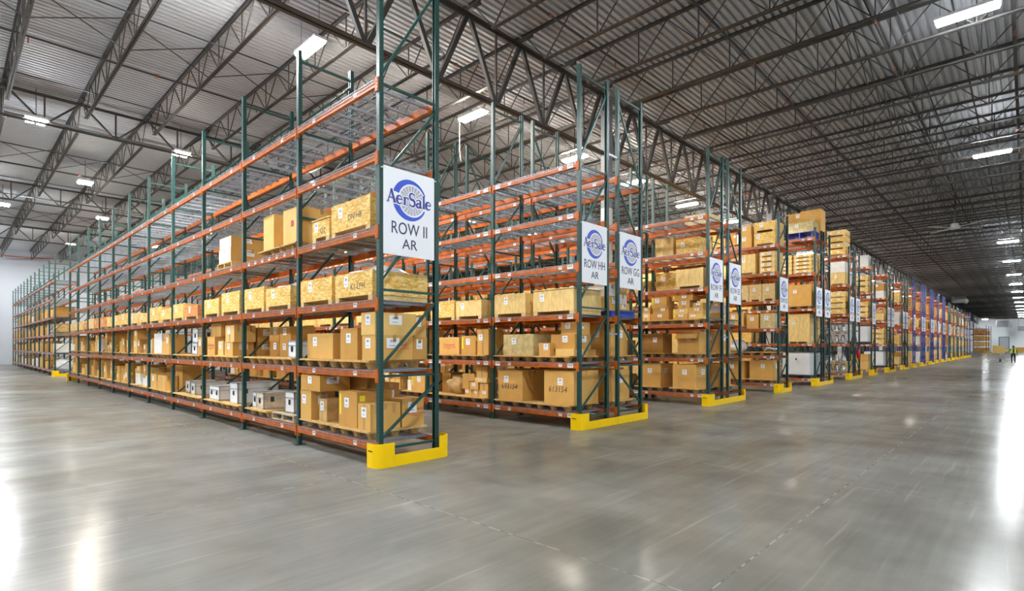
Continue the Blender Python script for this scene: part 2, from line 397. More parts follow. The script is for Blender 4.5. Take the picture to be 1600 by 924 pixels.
# columns
def column_parts():
    a = MB().box(-0.15, 0.15, -0.145, 0.145, 6.6, 10.5).mesh('column', COLG)
    b_ = MB().box(-0.152, 0.152, -0.147, 0.147, 0, 6.62).mesh('painted_section', COLW)
    c = MB().box(-0.22, 0.22, -0.22, 0.22, 10.4, 10.5).box(-0.2, 0.2, -0.15, 0.15, 0, 0.03).mesh('column_plate', COLG)
    return a, b_, c
CM = column_parts()
n = 0
for gi, x in enumerate(GX[1:4]):
    for b_ in range(0, 12 if gi == 0 else 3):
        n += 1
        c = tag(put('column_%d' % n, CM[0], None, (x, {0: 16.262, 1: 33.17}.get(b_, COL_Y0 + b_ * COL_P + 0.36), 0)), 'square steel roof column, %s of its line, %s line from the main aisle' % (ORD[b_ + 1], ORD[gi + 1]), kind='structure')
        put('painted_section', CM[1], c); put('column_plate', CM[2], c)

# ------------------------------------------------------------------ lamps
def lamp_meshes(L, W, lens):
    h = MB().box(-L / 2, L / 2, -W / 2, W / 2, 0.0, 0.07).mesh('housing', HOUSING)
    le = MB().box(-L / 2 + 0.03, L / 2 - 0.03, -W / 2 + 0.03, W / 2 - 0.03, -0.06, 0.0).mesh('lens', lens)
    s = MB().tube([(0, 0, 0.07), (0, 0, DECK_Z - 9.75)], 0.006, 5)
    return h, le, s.mesh('suspension_cable', DARKMETAL)
LM = [lamp_meshes(1.22, 0.34, LENS), lamp_meshes(1.22, 0.34, LENSW), lamp_meshes(1.22, 0.34, LENSM)]
LM4 = (MB().box(-0.3, 0.3, -0.3, 0.3, 0.0, 0.09).mesh('housing', HOUSING),)
def lamp(x, y, label, kind=0, group='ceiling lamps over the rack aisles', warm=0):
    t = thing('ceiling_lamp', label, 'lamp', (x, y, 9.75), group)
    if kind == 0:
        put('housing', LM[warm][0], t); put('lens', LM[warm][1], t)
        for a in (-0.51, 0.51): put('suspension_cable', LM[warm][2], t, (a, 0, 0))
    else:
        put('housing', LM4[0], t)
        for a in (-0.15, 0.15):
            for b_ in (-0.15, 0.15):
                put('lens', cached(('lens4', warm), lambda: MB().box(-0.11, 0.11, -0.11, 0.11, -0.06, 0).mesh('lens', (LENS, LENSW)[warm])), t, (a, b_, 0))
        put('suspension_rod', cached('rod4', lambda: MB().tube([(0, 0, 0.09), (0, 0, DECK_Z - 9.75)], 0.012, 6).mesh('suspension_rod', DARKMETAL)), t)
    return t
S_ = (9.75 - 1.704) / (9.0 - 1.704)
ay = [2.2, 6.75, 12.65, 18.5, 23.2, 29.0, 34.9, 40.0, 46.0, 51.5, 56, 62, 67.5, 72.5, 78, 84, 89, 95, 100, 105.5, 110.5]  # farthest entries added to brighten the dark far ceiling and racks
LP_ = {}
for i, y in enumerate(ay):
    for j, x in enumerate((-13.95, -25.5, -41.9, -54.5, -64.5)):  # last column, by the left wall, added to brighten that wall
        if j >= 1 and i > 6 or j == 4 and i not in (0, 2): continue
        if j >= 2 and i > 4: continue
        LP_[(i, j)] = lamp(x, y, 'bright %s lamp over %s, %s from the main aisle' % ('four-lens' if j else 'bar', 'the open aisle before row II' if i == 0 else 'the %s aisle behind row II' % ORD[i], ORD[j + 1]), 1 if j else 0, warm=1 if i else 0)
lamp(-33.4, 4.7, 'bright four-lens lamp above row II between two aisles', 1, warm=1)
lamp(-50.8, 11.4, 'bright four-lens lamp deep over the second rack aisle', 1, warm=1)
my = [17.0 + 13.05 * i for i in range(15)]
for i, y in enumerate(my):
    if i == 2: continue
    lamp(-1.05, y, 'long bar lamp over the main aisle, %s along' % ORD[i + 1], 0, 'bar lamps over the main aisle', 2)
lamp(-1.05, 3.9, 'long bar lamp over the main aisle close above the viewpoint', 0, 'bar lamps over the main aisle', 2)
for j, x in enumerate((12.5, 24.0)):  # out-of-view rows added so the right-hand side is not left unlit
    for i, y in enumerate((-8, 5, 18, 31, 57, 83, 109, 135, 161)):
        lamp(x, y, 'unseen bar lamp added in the hall beyond the main aisle, %s of the %s line' % (ORD[i + 1], ('inner', 'outer')[j]), 0, 'unseen bar lamps added beyond the main aisle', 2)
for j, x in enumerate((-2.5, -13.95, -25.5, -42)):  # extra lamps added out of view to throw more light into the racks
    lamp(x, -7.5, 'unseen bar lamp added over the floor behind the viewpoint, %s in from the main aisle' % ORD[j + 1], 0, 'unseen bar lamps added behind the viewpoint')
for j, (x, y) in enumerate(((-9, 212), (4, 190), (4, 202), (4, 212), (12, 202), (12, 212))):  # first follows a visible lamp; unseen others added to brighten the far wall
    lamp(x, y, 'bar lamp put in to light the far wall, %s of six' % ORD[j + 1], 0, 'bar lamps put in to light the far wall', 2)
put('pull_cord', smooth(MB().tube([(-0.6, -0.1, 0.0), (-0.6, -0.1, -0.85), (-0.58, -0.1, -1.25), (-0.54, -0.08, -1.5)], 0.012, 6).mesh('pull_cord', PAPER)), LP_[(2, 0)])

# ------------------------------------------------------------------ pallet racks
LV = [0.33, 1.36, 2.37, 3.40, 4.44, 5.48]
LB = [0.31, 1.83, 3.35, 4.89, 6.42]
def post_mesh(h, mat):
    m = MB(); t = 0.004; W = POST / 2; D = 0.035
    m.box(-W, W, -D, -D + t, 0, h); m.box(-W, -W + t, -D + t, D, 0, h); m.box(W - t, W, -D + t, D, 0, h)
    m.box(-W + t, -W + 0.018, D - t, D, 0, h); m.box(W - 0.018, W - t, D - t, D, 0, h)
    return m.mesh('post', mat)
BR_Z = [0.25, 1.28, 2.51, 3.95, 5.43]
def brace_list(h, flip):
    zs = [z for z in BR_Z if z < h - 0.3] + [h - 0.18]
    y0, y1 = 0.065, DEPTH - 0.065; out = []
    for z in zs: out.append(((y0, z), (y1, z)))
    for a, b_ in zip(zs, zs[1:]):
        if b_ - a < 0.5: continue
        p, q = (y0, a + 0.15), (y1, b_ - 0.15)
        if flip: p, q = (y1, a + 0.15), (y0, b_ - 0.15)
        out.append((p, q))
    return out
def frame(parent, x, h, mats, flip, detail):
    pm, bm_ = mats
    posts = cached(('post', h, pm.name), lambda: post_mesh(h, pm))
    if detail:
        fr = put('upright_frame', None, parent, (x + POST / 2, 0, 0))
        put('post', posts, fr, (0, 0.035, 0)); put('post', posts, fr, (0, DEPTH - 0.035, 0), (0, 0, math.pi))
        for p, q in brace_list(h, flip):
            key = ('brace', round(q[0] - p[0], 3), round(q[1] - p[1], 3), bm_.name)
            put('brace', cached(key, lambda: MB().bar((0, 0, 0), (0, key[1], key[2]), 0.034, 0.036).mesh('brace', bm_)), fr, (0, p[0], p[1]))
        for y in (0.035, DEPTH - 0.035):
            put('foot_plate', cached(('foot', bm_.name), lambda: MB().box(-0.07, 0.07, -0.09, 0.09, 0.001, 0.011).mesh('foot_plate', bm_)), fr, (0, y, 0))
        return fr
    def whole():
        m = MB()
        for y, s in ((0.035, 1), (DEPTH - 0.035, -1)):
            m.box(-POST / 2, POST / 2, y - 0.035, y + 0.035, 0, h)
        for p, q in brace_list(h, flip): m.bar((0, *p), (0, *q), 0.034, 0.036, 1)
        return m.mesh('upright_frame', [pm, bm_])
    return put('upright_frame', cached(('fr', h, pm.name, flip), whole), parent, (x + POST / 2, 0, 0))
BL = PITCH - POST
def beam_mesh():
    m = MB()
    m.box(-BL, 0, -0.012, 0.045, -0.105, -0.012); m.box(-BL, 0, 0.015, 0.045, -0.012, 0.0)
    m.box(-BL - 0.06, -BL + 0.012, -0.016, 0.028, -0.17, 0.025); m.box(-0.012, 0.06, -0.016, 0.028, -0.17, 0.025)
    for z in (-0.14, -0.09, -0.04, 0.005):
        for x in (-BL - 0.035, 0.035): m.box(x - 0.008, x + 0.008, -0.021, -0.016, z - 0.008, z + 0.008)
    return m.mesh('beam', ORANGE)
BEAM = beam_mesh()
TAG_X = [[(-0.55, 0), (-1.85, 0)], [(-0.16, 1), (-0.42, 0), (-1.9, 0), (-2.28, 1)], [(-0.12 - 0.33 * i, 0) for i in range(7)]]
def tag_on(m, x, k):
    a = 0.045 if k == 0 else 0.075; z0, z1 = (-0.085, -0.02) if k == 0 else (-0.095, -0.012)
    m.box(x - a, x + a, -0.0155, -0.0115, z0, z1, 0)
    for i in range(5): m.box(x - a * 0.6 + i * a * 0.28, x - a * 0.6 + i * a * 0.28 + a * 0.12, -0.0162, -0.0150, z0 + 0.03, z1 - 0.012, 1)
    return m
def tags_mesh(v):
    m = MB()
    for x, k in TAG_X[v]: tag_on(m, x, k)
    return m.mesh('beam_labels', [PAPER, INK])
TAGS = [tags_mesh(0), tags_mesh(1), tags_mesh(2)]
TAG1 = [tag_on(MB(), 0, 0).mesh('beam_label', [PAPER, INK]), tag_on(MB(), 0, 1).mesh('beam_label', [PAPER, INK])]
def put_tags(v, beam, single):
    if single:
        for x, k in TAG_X[v]: put('beam_label', TAG1[k], beam, (x, 0, 0))
    else: put('beam_labels', TAGS[v], beam)['kind'] = 'stuff'
DW = BL / 2 - 0.02
def deck_mesh_():
    m = MB(); n = 19
    for i in range(n):
        x = -DW + 0.01 + i * (DW - 0.02) / (n - 1)
        m.box(x - 0.002, x + 0.002, -0.018, DEPTH + 0.014, 0.003, 0.007)
        m.box(x - 0.003, x + 0.003, -0.021, -0.0165, -0.045, 0.009)
    for i in range(10):
        y = 0.06 + i * (DEPTH - 0.12) / 9
        m.box(-DW, 0, y - 0.002, y + 0.002, 0.0, 0.004)
    m.box(-DW, 0, -0.0225, -0.0185, -0.047, -0.041); m.box(-DW, 0, -0.0225, -0.0185, -0.002, 0.004)
    for i in range(3):
        x = -DW * (0.15 + 0.35 * i)
        m.box(x - 0.022, x + 0.022, 0.05, DEPTH - 0.05, -0.038, -0.002)
    return m.mesh('wire_deck', GALV)
WIRE = deck_mesh_()
def rack(letter, y0, nb, levels, mats, h_end, h_in, flip=False, detail=0, x_end=XE, tagside='front', decks=True, label=None, skip=()):
    rk = thing('pallet_rack', label or 'pallet rack of row %s, %s frames with orange beams' % (letter, 'green' if mats[0] in (GREEN, DGREEN) else 'blue' if mats[0] is BLUE else 'grey-green'),
               'rack', (x_end, y0, 0), 'pallet rack rows along the main aisle')
    for k in range(nb + 1):
        frame(rk, -k * PITCH, h_end if k == 0 else h_in, mats, flip, k < detail)
    for k in range(nb):
        for li, z in enumerate(levels):
            if (k, li) in skip: continue
            f = put('beam', BEAM, rk, (-k * PITCH, 0.0, z))
            b_ = put('beam', BEAM, rk, (-k * PITCH - BL, DEPTH, z), (0, 0, math.pi))
            fr = f if tagside == 'front' else b_
            if k < 8: put_tags(2 if (letter == 'II' and k == 1 and li == 3) else 1 if letter != 'II' else 0, fr, k < {'II': 4, 'HH': 2, 'FF': 1, 'DD': 1}.get(letter, 0))
            if tagside != 'front' and k < 3: put_tags(0, f, False)
            if decks:
                put('wire_deck', WIRE, rk, (-k * PITCH - 0.01, 0, z)); put('wire_deck', WIRE, rk, (-k * PITCH - 0.02 - DW, 0, z))
    return rk
def spacer(y, z, k):
    return MB()
G2 = (GREEN, GREENB); D2 = (DGREEN, DGREENB); B2 = (BLUE, BLUEB); T2 = (TEAL, TEALB)
ROWY = {}
def row(letter, y, *a, **k):
    ROWY[letter] = y; return rack(letter, y, *a, **k)
row('II', 4.196, 11, LV, G2, 7.45, 6.84, detail=6)
rack('II far', 4.196, 11, LV, G2, 6.84, 6.84, x_end=-39.68, label='green pallet rack beyond the cross aisle, in line with row II')
row('HH', 8.894, 11, LV, G2, 7.47, 7.47, detail=4); row('GG', 10.307, 11, LV, G2, 7.47, 7.47, flip=True, detail=2, tagside='back')
rack('HH far', 8.894, 9, LV, G2, 6.84, 6.84, x_end=-39.68, decks=False, label='green pallet rack beyond the cross aisle, in line with row HH')
row('FF', 15.031, 9, LV, G2, 7.40, 7.40, detail=2); row('EE', 16.437, 9, LV, G2, 7.40, 7.40, flip=True, detail=1, tagside='back')
row('DD', 21.104, 5, LV, G2, 6.68, 6.1, detail=1)
row('CC', 25.832, 4, LB, D2, 6.85, 6.85, detail=1); row('BB', 27.20, 4, LB, D2, 6.85, 6.85, flip=True, tagside='back')
P3 = 16.34
far = [('AA', 31.95, D2), ('Z', 33.33, D2), ('Y', 37.50, D2), ('X', 42.32, D2), ('W', 43.70, D2), ('V', 48.27, D2), ('U', 49.65, D2), ('T', 53.5, B2), ('S', 58.13, B2), ('R', 59.5, B2), ('Q', 64.1, B2), ('P', 65.5, B2),
       ('O', 69.7, B2), ('N', 74.3, B2), ('M', 75.7, B2), ('L', 80.4, T2), ('K', 81.8, T2), ('J', 86.2, T2), ('I', 90.8, T2), ('H', 92.2, T2), ('G', 96.8, T2), ('F', 102.6, D2), ('E', 107.3, T2), ('D', 112.6, B2)]
for i, (l, y, m2) in enumerate(far):
    hh = 7.2 if m2 is B2 else 6.85
    row(l, y, 3 if i < 7 else 2, LB, m2, hh, hh, flip=(l in 'ZWURPMKH'), tagside='back' if l in 'ZWURPMKH' else 'front', decks=i < 9)

# row spacers between back-to-back frames
for l in ('HH', 'FF', 'CC'):
    y = ROWY[l] + DEPTH; y2 = ROWY[{'HH': 'GG', 'FF': 'EE', 'CC': 'BB'}[l]]
    me = MB().box(XE + 0.02, XE + 0.06, y - 0.02, y2 + 0.02, -0.02, 0.02).mesh('row_spacer', GALV)
    for i, z in enumerate((1.98, 5.9)):
        tag(put('row_spacer', me, None, (0, 0, z)), 'galvanised spacer bar tying rows %s and %s together %s' % (l, {'HH': 'GG', 'FF': 'EE', 'CC': 'BB'}[l], ('low down', 'high up')[i]), 'spacer')

# ------------------------------------------------------------------ yellow end guards
def guard_mesh(L, left, right):
    """guard along +Y from 0 to L; rounded tall ends"""
    def profile(y0, y1, x_in, h, rounded_side, seg=8):
        r = 0.13; pts = []
        if rounded_side == 'l':
            pts = [(-x_in, y0)] + [(-r + r * math.sin(a), y0 + r - r * math.cos(a)) for a in [math.pi / 2 * i / seg for i in range(seg + 1)]] + [(0, y1)]
        elif rounded_side == 'r':
            pts = [(0, y0)] + [(-r + r * math.cos(a), y1 - r + r * math.sin(a)) for a in [math.pi / 2 * i / seg for i in range(seg + 1)]] + [(-x_in, y1)]
        else: pts = [(0, y0), (0, y1)]
        return pts
    out = []
    def shell(pts, h, t=0.012):
        m = MB(); n = len(pts); inn = []
        for i, p in enumerate(pts):
            a = Vector(pts[max(0, i - 1)]); b_ = Vector(pts[min(n - 1, i + 1)]); d = (b_ - a).normalized(); inn.append((p[0] - d.y * t, p[1] + d.x * t))
        vs_ = [(x, y, z) for z in (0.002, h) for x, y in pts] + [(x, y, z) for z in (0.002, h) for x, y in inn]
        f = []
        for i in range(n - 1):
            f += [(i, i + 1, n + i + 1, n + i), (2 * n + i, 3 * n + i, 3 * n + i + 1, 2 * n + i + 1), (n + i, n + i + 1, 3 * n + i + 1, 3 * n + i), (i, 2 * n + i, 2 * n + i + 1, i + 1)]
        f += [(0, n, 3 * n, 2 * n), (n - 1, 3 * n - 1, 4 * n - 1, 2 * n - 1)]
        m.add(vs_, f); return m
    y0, y1 = 0, L
    if left: out.append(('corner_shield', shell(profile(0, 0.29, 0.26, 0.34, 'l'), 0.34)))
    if right: out.append(('corner_shield', shell(profile(L - 0.22, L, 0.26, 0.34, 'r'), 0.34)))
    bar = shell(profile(0.27 if left else 0, L - 0.2 if right else L, 0, 0.17, 'm'), 0.165, 0.02)
    return bar, out
def guard(letter, y, L, left, right, label, x=XE + POST + 0.10, flip=False):
    bar, sh = cached(('guard', round(L, 2), left, right), lambda: (lambda r: (r[0].mesh('guard_rail', YELLOW), [(n, m.mesh(n, YELLOW)) for n, m in r[1]]))(guard_mesh(L, left, right)))
    g = thing('end_guard', label, 'guard', (x, y + (L if flip else 0), 0), 'yellow guards at the rack ends', (0, 0, math.pi) if flip else None)
    put('guard_rail', bar, g)
    for n, me in sh: put(n, me, g)
    if left:
        put('guard_mark', cached('gmark', lambda: MB().box(-0.0, 0.003, 0.0, 0.11, -0.008, 0.008).mesh('guard_mark', INK)), g, (-0.225, -0.0022, 0.235), (0, 0, R(-90)))
singles = {'II', 'DD', 'Y', 'T', 'O', 'J', 'G', 'F', 'E', 'D'}
pairs2 = {'GG', 'EE', 'BB', 'Z', 'W', 'U', 'R', 'P', 'M', 'K', 'H'}
for l, y in ROWY.items():
    if l in singles: guard(l, y - 0.10, DEPTH + 0.26, True, True, 'yellow steel guard around the end of row %s' % l)
    elif l in pairs2: guard(l, y - 0.16, DEPTH + 0.33, False, True, 'yellow steel guard half with raised far corner at the end of row %s' % l)
    else: guard(l, y - 0.10, DEPTH + 0.28, True, False, 'yellow steel guard half with raised near corner at the end of row %s' % l)

guard('II', 4.096, DEPTH + 0.26, True, True, 'yellow guard at the near end of the far rack past the cross aisle', -39.50)
guard('II', 4.096, DEPTH + 0.26, True, True, 'yellow guard at the inner end of row II by the cross aisle', XE - 11 * PITCH - 0.10, True)
# ------------------------------------------------------------------ row signs
def ribbon(m, pts, ws, t, mi=0):
    """stroke with varying width in the (y, z) plane"""
    Lp, Rp = [], []
    for i, p in enumerate(pts):
        p = Vector(p); a = Vector(pts[max(0, i - 1)]); b_ = Vector(pts[min(len(pts) - 1, i + 1)])
        d = (b_ - a).normalized(); nrm = Vector((-d.y, d.x)); wd = ws[i] if isinstance(ws, (list, tuple)) else ws
        Lp.append(p + nrm * wd / 2); Rp.append(p - nrm * wd / 2)
    for i in range(len(pts) - 1):
        q = [Rp[i], Rp[i + 1], Lp[i + 1], Lp[i]]
        m.poly([(v.x, v.y) for v in q], t, mi)
def arc(cx, cy, rx, ry, a0, a1, n=14):
    return [(cx + rx * math.cos(R(a0 + (a1 - a0) * i / n)), cy + ry * math.sin(R(a0 + (a1 - a0) * i / n))) for i in range(n + 1)]
def glyph(m, ch, x, t, mi, grow=0.0):
    """serif letters, cap height 1, drawn with thick and thin strokes; returns the advance"""
    T, H_ = 0.20 + grow, 0.085 + grow
    def st(p, w): ribbon(m, [(x + a, b_) for a, b_ in p], w, t, mi)
    def serif(a, b_, y): st([(a, y), (b_, y)], 0.05 + grow)
    if ch == 'A':
        st([(0.10, 0.02), (0.44, 1.0)], H_); st([(0.40, 1.0), (0.76, 0.02)], T); st([(0.20, 0.34), (0.62, 0.34)], H_)
        serif(-0.02, 0.24, 0.025); serif(0.58, 0.92, 0.025); return 0.90
    if ch == 'S':
        p = arc(0.34, 0.75, 0.24, 0.24, 20, 250, 14) + arc(0.34, 0.26, 0.27, 0.26, 80, -160, 14)
        n = len(p); st(p, [H_ + (T - H_) * (math.sin(math.pi * i / (n - 1)) ** 1.2) for i in range(n)])
        st([(0.57, 0.98), (0.57, 0.70)], 0.05 + grow); st([(0.08, 0.02), (0.08, 0.32)], 0.05 + grow); return 0.72
    if ch == 'e':
        p = arc(0.30, 0.31, 0.25, 0.30, 8, 320, 20); n = len(p)
        st(p, [H_ + (T - H_) * max(0, math.sin(math.pi * (i - n * 0.22) / (n * 0.62))) if n * 0.22 < i < n * 0.84 else H_ for i in range(n)])
        st([(0.10, 0.35), (0.55, 0.35)], H_); return 0.63
    if ch == 'r':
        st([(0.18, 0.02), (0.18, 0.60)], T); serif(0.02, 0.38, 0.025); serif(0.02, 0.2, 0.585)
        st(arc(0.40, 0.40, 0.20, 0.18, 150, 50, 6), H_); st([(0.46, 0.52), (0.56, 0.50)], T * 0.9); return 0.58
    if ch == 'a':
        p = arc(0.27, 0.45, 0.20, 0.15, 170, 20, 8) + [(0.45, 0.35), (0.45, 0.10), (0.52, 0.04), (0.60, 0.08)]
        st(p, [H_, H_, H_, H_, H_, H_, H_ * 1.3, T * .9, T, T, T, T, H_, H_]); st(arc(0.26, 0.17, 0.18, 0.155, 60, 330, 14), [H_ + (T - H_) * math.sin(math.pi * i / 14) * 0.8 for i in range(15)]); return 0.62
    if ch == 'l':
        st([(0.19, 0.02), (0.19, 1.0)], T); serif(0.03, 0.36, 0.025); serif(0.02, 0.2, 0.975); return 0.38
    return 0.5
def logo_meshes(W):
    """emblem centred on (0,0) in (y,z); W = sign width"""
    Ro = 0.335 * W; n = 40
    def ring_part(a0, a1):
        ring = MB()
        for i in range(n):
            q = []
            for a in (a0 + (a1 - a0) * i / n, a0 + (a1 - a0) * (i + 1) / n): q.append(a)
            def o(a): return (Ro * math.cos(R(a)), Ro * math.sin(R(a)))
            def ii(a): return (0.045 * W + Ro * 0.80 * math.cos(R(a)), Ro * 0.80 * math.sin(R(a)))
            ring.poly([o(q[0]), o(q[1]), ii(q[1]), ii(q[0])], 0.002)
        return ring.mesh('logo_arc', LOGOB)
    arcs = ring_part(22, 162), ring_part(198, 334)
    fan = MB(); ng = 22; rf = Ro * 0.72; cx = 0.045 * W
    for i in range(ng):
        a0, a1 = 360 / ng * i, 360 / ng * (i + 1); am = (a0 + a1) / 2
        for (p, q, mi) in ((a0, am, 0), (am, a1, 1)):
            fan.poly([(cx + rf * math.cos(R(p)), rf * math.sin(R(p))), (cx + rf * math.cos(R(q)), rf * math.sin(R(q))),
                      (cx + rf * 0.22 * math.cos(R(q + 16)), rf * 0.22 * math.sin(R(q + 16))), (cx + rf * 0.22 * math.cos(R(p + 16)), rf * 0.22 * math.sin(R(p + 16)))], 0.0015, mi)
    def word(grow, t):
        m = MB(); x = 0.0
        for ch in 'AerSale': x += glyph(m, ch, x, t, 0, grow)
        s = 0.88 * W / x
        m.v = [(a, (b_ - x / 2) * s, (c - 0.42) * s * 1.08) for a, b_, c in m.v]
        return m
    wb = word(0.16, 0.003)
    tx = word(0.0, 0.0045)
    reg = MB(); p = arc(0.455 * W, 0.07 * W, 0.016 * W, 0.016 * W, 0, 360, 12); ribbon(reg, p, 0.004, 0.002)
    return *arcs, fan.mesh('logo_fan', [LOGOG, LOGOL]), wb.mesh('logo_outline', SIGNW), tx.mesh('logo_lettering', LOGOT), reg.mesh('registered_mark', LOGOL)
SW, SH = 0.90, 1.25
LG = logo_meshes(SW)
BOARD = MB().box(0, 0.008, -SW / 2, SW / 2, -SH / 2, SH / 2).mesh('sign_board', SIGNW)
AR_T = text_mesh('AR', 0.21, SIGNT)
def sign(l, y):
    s = tag(put('row_sign', BOARD, None, (XE + POST + 0.004, y + 0.51, 3.645)), 'white AerSale sign reading ROW %s AR on the rack end' % l, 'sign', 'white row signs on the rack ends')
    for nme, me, x in (('logo_arc', LG[0], 0.008), ('logo_arc', LG[1], 0.008), ('logo_fan', LG[2], 0.008), ('logo_outline', LG[3], 0.008), ('logo_lettering', LG[4], 0.008), ('registered_mark', LG[5], 0.008)):
        put(nme, me, s, (x, 0.0, 0.205))
    tm = text_mesh('ROW ' + l, 0.25, SIGNT); wd = max(v.co.x for v in tm.vertices) - min(v.co.x for v in tm.vertices)
    q = put('row_lettering', tm, s, (0.009, 0.0, -0.235), FACE_X); q.scale = (SW * (0.70 if l == 'II' else 0.66 if len(l) < 2 else 0.83) / wd, 1, 1)
    put('area_lettering', AR_T, s, (0.009, 0.0, -0.455), FACE_X)
    put('cable_tie', cached('tie', lambda: MB().box(-0.002, 0.012, -0.49, -0.42, 0.0, 0.01).box(-0.002, 0.012, 0.42, 0.49, 0, 0.01).mesh('cable_tie', PAPER)), s, (0, 0, SH / 2 - 0.04))
for l, y in ROWY.items(): sign(l, y)

#@@CARGO@@
# ------------------------------------------------------------------ cargo
COUNT = {}
LVW = ['zero', 'lowest', 'second', 'third', 'fourth', 'fifth', 'sixth']
def where(rw, lvl, x):
    base = -39.68 if x < -38 else XE
    k = max(0, int((base - x) / PITCH)); key = (rw, lvl, k, base)
    COUNT[key] = COUNT.get(key, 0) + 1
    n = COUNT[key]
    return '%s on %s shelf, bay %s, row %s%s' % (ORD[n], LVW[lvl], NUM[k + 1], rw, ' far rack' if base < -30 else '')
def size_word(a, b_, h):
    return 'tall' if h > 1.25 * max(a, 0.3) else 'flat' if h < 0.45 * a else 'small' if max(a, h) < 0.36 else 'large' if a * h > 0.5 else 'square' if abs(a - h) < 0.12 else 'wide'
def label_mesh(a, b_, axis):
    key = ('lab', a, b_, axis)
    def f():
        m = MB()
        def bx(u0, u1, z0, z1, t0, t1, mi):
            if axis == 'y': m.box(u0, u1, -t1, -t0, z0, z1, mi)
            else: m.box(t0, t1, u0, u1, z0, z1, mi)
        bx(-a / 2, a / 2, -b_ / 2, b_ / 2, 0.0005, 0.002, 0)
        for i in range(6):
            u = -a * 0.22 + i * a * 0.075; bx(u, u + a * (0.025 + 0.02 * (i % 2)), b_ * 0.08, b_ * 0.34, 0.002, 0.0026, 1)
        bx(-a * 0.28, a * 0.2, -b_ * 0.26, -b_ * 0.22, 0.002, 0.0026, 1)
        return m.mesh('shipping_label', [PAPER, INK])
    return cached(key, f)
def flat_tag(w_, h_, mat, axis):
    return cached(('tg', w_, h_, mat.name, axis), lambda: (MB().box(-w_ / 2, w_ / 2, -0.002, -0.0005, -h_ / 2, h_ / 2) if axis == 'y' else MB().box(0.0005, 0.002, -w_ / 2, w_ / 2, -h_ / 2, h_ / 2)).mesh('sticker', mat))
HONEY = text_mesh('Honeywell', 0.105, REDINK, ext=0.0005); HONEYS = text_mesh('Aerospace Repair & Overhaul\nPhoenix', 0.042, REDINK, ext=0.0005)
FARBOX = MB()
def far_box(x0, x1, y0, y1, z0, z1):
    mi = rnd.choice((0, 0, 1, 1, 2, 3, 4)); a = 0.004
    FARBOX.box(x0 + a, x1 - a, y0, y1, z0, z1, mi)
    if rnd.random() < 0.5:
        xm = x0 + (x1 - x0) * rnd.uniform(0.3, 0.6); zm = z0 + (z1 - z0) * 0.6; FARBOX.box(xm, xm + 0.1, y0 - 0.003, y0, zm, zm + 0.1, 4)
